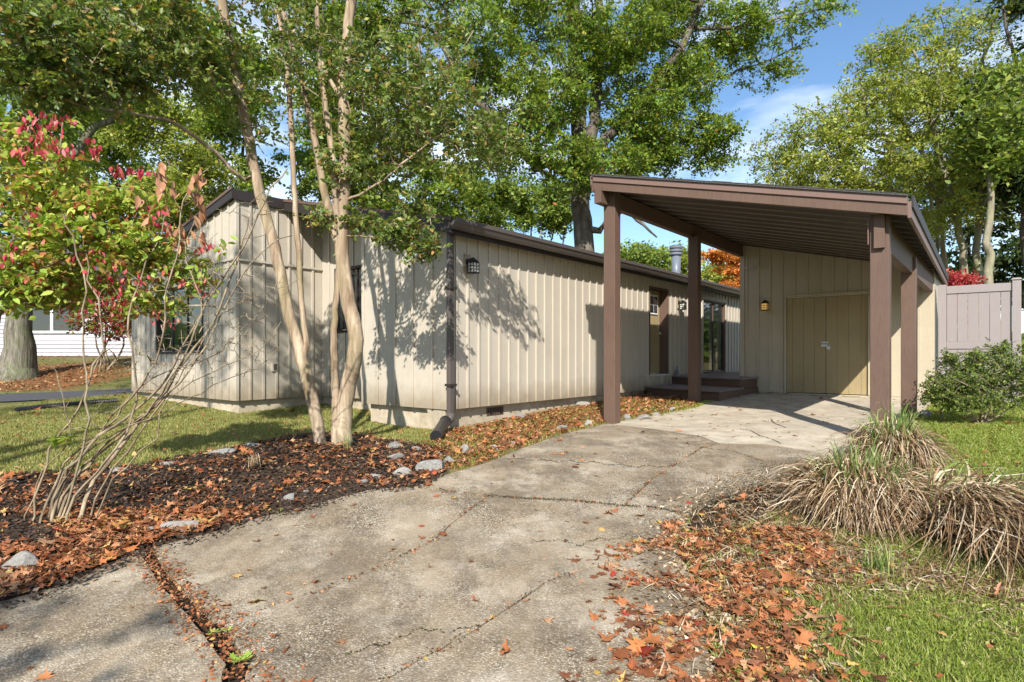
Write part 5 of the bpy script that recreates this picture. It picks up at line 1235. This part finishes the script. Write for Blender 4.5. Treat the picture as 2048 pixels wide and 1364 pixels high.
# ------------------------------------------------------------------ rocks
def rock(px, py, wpx, hpx, label, seed):
    b = G(px, py + hpx * .35); d = b[1]; r = random.Random(seed); w = wpx / FOC * d / 2; h = hpx / FOC * d
    import bmesh
    bm = bmesh.new(); bmesh.ops.create_icosphere(bm, subdivisions=3, radius=1)
    pl_ = [(Vector((r.gauss(0,1), r.gauss(0,1), r.gauss(0,.8))).normalized(), r.uniform(.42, .82)) for _ in range(8)]
    for v in bm.verts:
        for n, dd in pl_:
            k = v.co.dot(n) - dd
            if k > 0: v.co -= n * k
        v.co *= 1 + r.uniform(-.015, .015)
    me = bpy.data.meshes.new('rock'); bm.to_mesh(me); bm.free(); me.materials.append(M['stone'])
    o = bpy.data.objects.new('rock', me); put(o); o.location = (b[0], b[1], b[2] + h * .12); o.scale = (w, w * r.uniform(.6, .9), h * .62)
    o.rotation_euler = (r.uniform(-.2,.2), r.uniform(-.2,.2), r.uniform(-.5,.5)); tag(o, label, 'rock', 'rocks edging the bed and driveway')
ROCKS = [(40,1122,72,52,'blocky light grey rock at the left edge of the bed beside the driveway'),
 (352,1050,95,28,'long low rock half buried on the driveway side of the bed'),(305,1060,40,18,'small rock left of the long half-buried rock'),
 (862,930,66,36,'largest grey rock on the driveway edge below the downspout'),(804,943,44,26,'rounded grey rock just left of the largest one'),
 (788,888,58,20,'flat tilted slab of rock right of the myrtle trunks'),(795,913,46,20,'dark flat rock below the tilted slab'),
 (930,897,26,24,'pale round rock in front of the drain extension'),(752,950,28,20,'small grey rock right of the leaf pile in the bed'),
 (722,962,34,14,'low pale rock lying in the leaves at the bed edge'),(582,993,34,20,'whitish rock under leaves left of the driveway edge'),(611,984,24,12,'thin rock beside the whitish rock'),
 (991,895,30,16,'buried grey rock between leaves right of the pale round rock'),(1028,887,18,13,'little pale stone near the middle of the driveway edge'),
 (898,918,26,20,'brownish rock above the largest rock'),(880,908,22,14,'small stone between the flat rock and the pale round rock'),
 (1124,855,28,14,'grey rock sunk in leaves left of the front carport post'),(1177,846,22,18,'whitish stone next to the front left carport post'),
 (1165,806,32,16,'pale rock under the siding near the foundation'),(1036,831,44,14,'flat pale stone in front of the foundation vent'),
 (1256,834,24,18,'first stone right of the front left carport post'),(1284,833,34,16,'wide pale stone between the two left carport posts'),
 (1312,826,22,15,'pointed pale stone between the two left carport posts'),(1346,818,20,11,'small stone just before the rear left carport post'),
 (1850,828,26,24,'white rock beside the rear right carport post'),
 (440,903,66,16,'edging stone at the back of the bed, longest of the row'),(505,888,40,16,'edging stone right of the longest one at the back of the bed'),
 (330,928,46,14,'mossy edging stone at the back of the bed'),(235,940,50,14,'edging stone behind the straggly shrub stems'),(830,897,30,12,'thin grey stone left of the drain extension')]
for i, (a, b_, c, dd, lab) in enumerate(ROCKS): rock(a, b_, c, dd, lab, i)

# ------------------------------------------------------------------ ornamental grass clumps
def ribbon(roots, dirs, length, width, height, droop, mat, name, parent, base, segs=7):
    n = len(roots); ts = np.linspace(0, 1, segs + 1)
    perp = np.stack([-dirs[:, 1], dirs[:, 0], np.zeros(n)], 1)
    pts = []
    kx = rng.normal(0, .5, n)
    for t_ in ts:
        up = height * (np.sin(np.minimum(t_ * math.pi * droop, math.pi * 1.35)))
        out = length * t_ ** 1.25
        p = roots + dirs * out[:, None] + np.array((0, 0, 1.)) * up[:, None] + perp * (kx * t_ * t_ * length)[:, None]
        p[:, 2] = np.maximum(p[:, 2], gz(p[:, 0], p[:, 1]) + .01 + rng.uniform(0, .05, n)); pts.append(p)
    V = []; 
    tw = rng.uniform(-.8, .8, n)
    side_ = perp * np.cos(tw)[:, None] + np.array((0, 0, 1.)) * np.sin(tw)[:, None]
    for i, t_ in enumerate(ts):
        w_ = width * (1 - t_ ** 2) + .0004; V += [pts[i] - side_ * w_[:, None], pts[i] + side_ * w_[:, None]]
    V = np.stack(V, 1); m = 2 * (segs + 1)
    q = np.array([(2*i, 2*i+1, 2*i+3, 2*i+2) for i in range(segs)])
    F = (q[None] + (np.arange(n) * m)[:, None, None]).reshape(-1, 4)
    o = obj_np(name, V.reshape(-1, 3) - np.array(base), F, mat, parent); return o
def clump(c, rad, n, L0, H0, label, bias=(0, 0), ngreen=300, stretch=None):
    root = empty('grass_clump', c, label=label, cat='ornamental grass', group='ornamental grass clumps beside the driveway')
    for nm, mt, k, hs, ws, dr_ in (('dead_blades', M['straw'], n, 1.0, .0078, 1.12), ('green_blades', M['gblade'], ngreen, 1.35, .0065, .66)):
        a = rng.uniform(0, 2*math.pi, k); r0 = rad * np.sqrt(rng.random(k))
        roots = np.stack([c[0] + np.cos(a) * r0, c[1] + np.sin(a) * r0, np.zeros(k)], 1)
        if stretch is not None: roots[:, :2] += rng.random((k, 1)) * np.array(stretch)[None]
        roots[:, 2] = gz(roots[:, 0], roots[:, 1])
        aa = a + rng.normal(0, 1.0, k); dv = np.stack([np.cos(aa) + bias[0], np.sin(aa) + bias[1], np.zeros(k)], 1); dv /= np.linalg.norm(dv, axis=1)[:, None]
        Ln = L0 * rng.uniform(.35, 1.15, k) * (.5 if nm[0] == 'g' else 1); Hh = H0 * rng.uniform(.35, 1.05, k) * hs * (1 - .35 * r0 / rad)
        ribbon(roots, dv, Ln, np.full(k, ws) * rng.uniform(.5, 1.3, k), Hh, rng.uniform(.55, 1.0, k) * dr_, mt, nm, root, c)
c1 = G(1715, 1035); clump(c1, .33, 2500, .40, .52, 'rounded mound of dead straw-coloured grass at the driveway edge', (-.1, -.2), 480)
c2 = G(1860, 1060); clump(c2, .24, 3600, .90, .50, 'long-bladed straw grass sprawling towards the right edge', (.9, -.55), 240, (.6, -.45))
c3 = G(1790, 940); clump(c3, .22, 1100, .42, .56, 'upright green and tan grass tuft against the front right post', (.2, .1), 520)
# little plants
def tuft(px, py, n, h, label, name='grass_tuft', mat=M['gblade'], spread=.03):
    c = G(px, py); x_ = c[0] + rng.normal(0, spread, n); y_ = c[1] + rng.normal(0, spread, n)
    root = empty(name, c, label=label, cat='plant')
    a = rng.uniform(0, 6.28, n); dv = np.stack([np.cos(a), np.sin(a), np.zeros(n)], 1)
    ribbon(np.stack([x_, y_, gz(x_, y_)], 1), dv, np.full(n, h * .4) * rng.uniform(.2, 1.2, n), np.full(n, .003), np.full(n, h) * rng.uniform(.5, 1.1, n), np.full(n, .5), mat, 'blades', root, c, 4)
tuft(692, 905, 14, .34, 'thin green shoots right at the foot of the myrtle trunks', 'bulb_shoots')
tuft(738, 868, 12, .22, 'thin green shoots on the lawn right of the myrtle', 'bulb_shoots')
tuft(508, 940, 60, .16, 'dry tan grass tuft in the middle of the mulch bed', mat=M['straw'])
tuft(1765, 1150, 70, .20, 'fine green grass tuft below the dead clumps', spread=.05)
tuft(560, 700+330, 10, .05, 'tiny weed on the driveway edge')
def weed(px, py, n, s, label):
    c = G(px, py); root = empty('weed', c, label=label, cat='weed'); ms_ = mesh_np('leaf', T_OAKL[0] * (.9, 1, 1) + (0, .5, .12), T_OAKL[1], M['ol_lime'])
    for i in range(n):
        o = bpy.data.objects.new('leaf', ms_); put(o, root); o.rotation_euler = (rng.uniform(.1, .7), 0, i * 6.28 / n + rng.uniform(-.3, .3)); k = s * rng.uniform(.6, 1.1); o.scale = (k, k, k); o.location = (0, 0, .012)
weed(482, 1330, 11, .085, 'bright green dandelion rosette in the gap at the bottom')
weed(425, 1272, 7, .05, 'small weed at the junction of the broken slabs')
weed(455, 1268, 6, .04, 'tiny weed right of the slab junction')
weed(245, 1062, 8, .06, 'pale green weed at the bed edge behind the driveway corner')
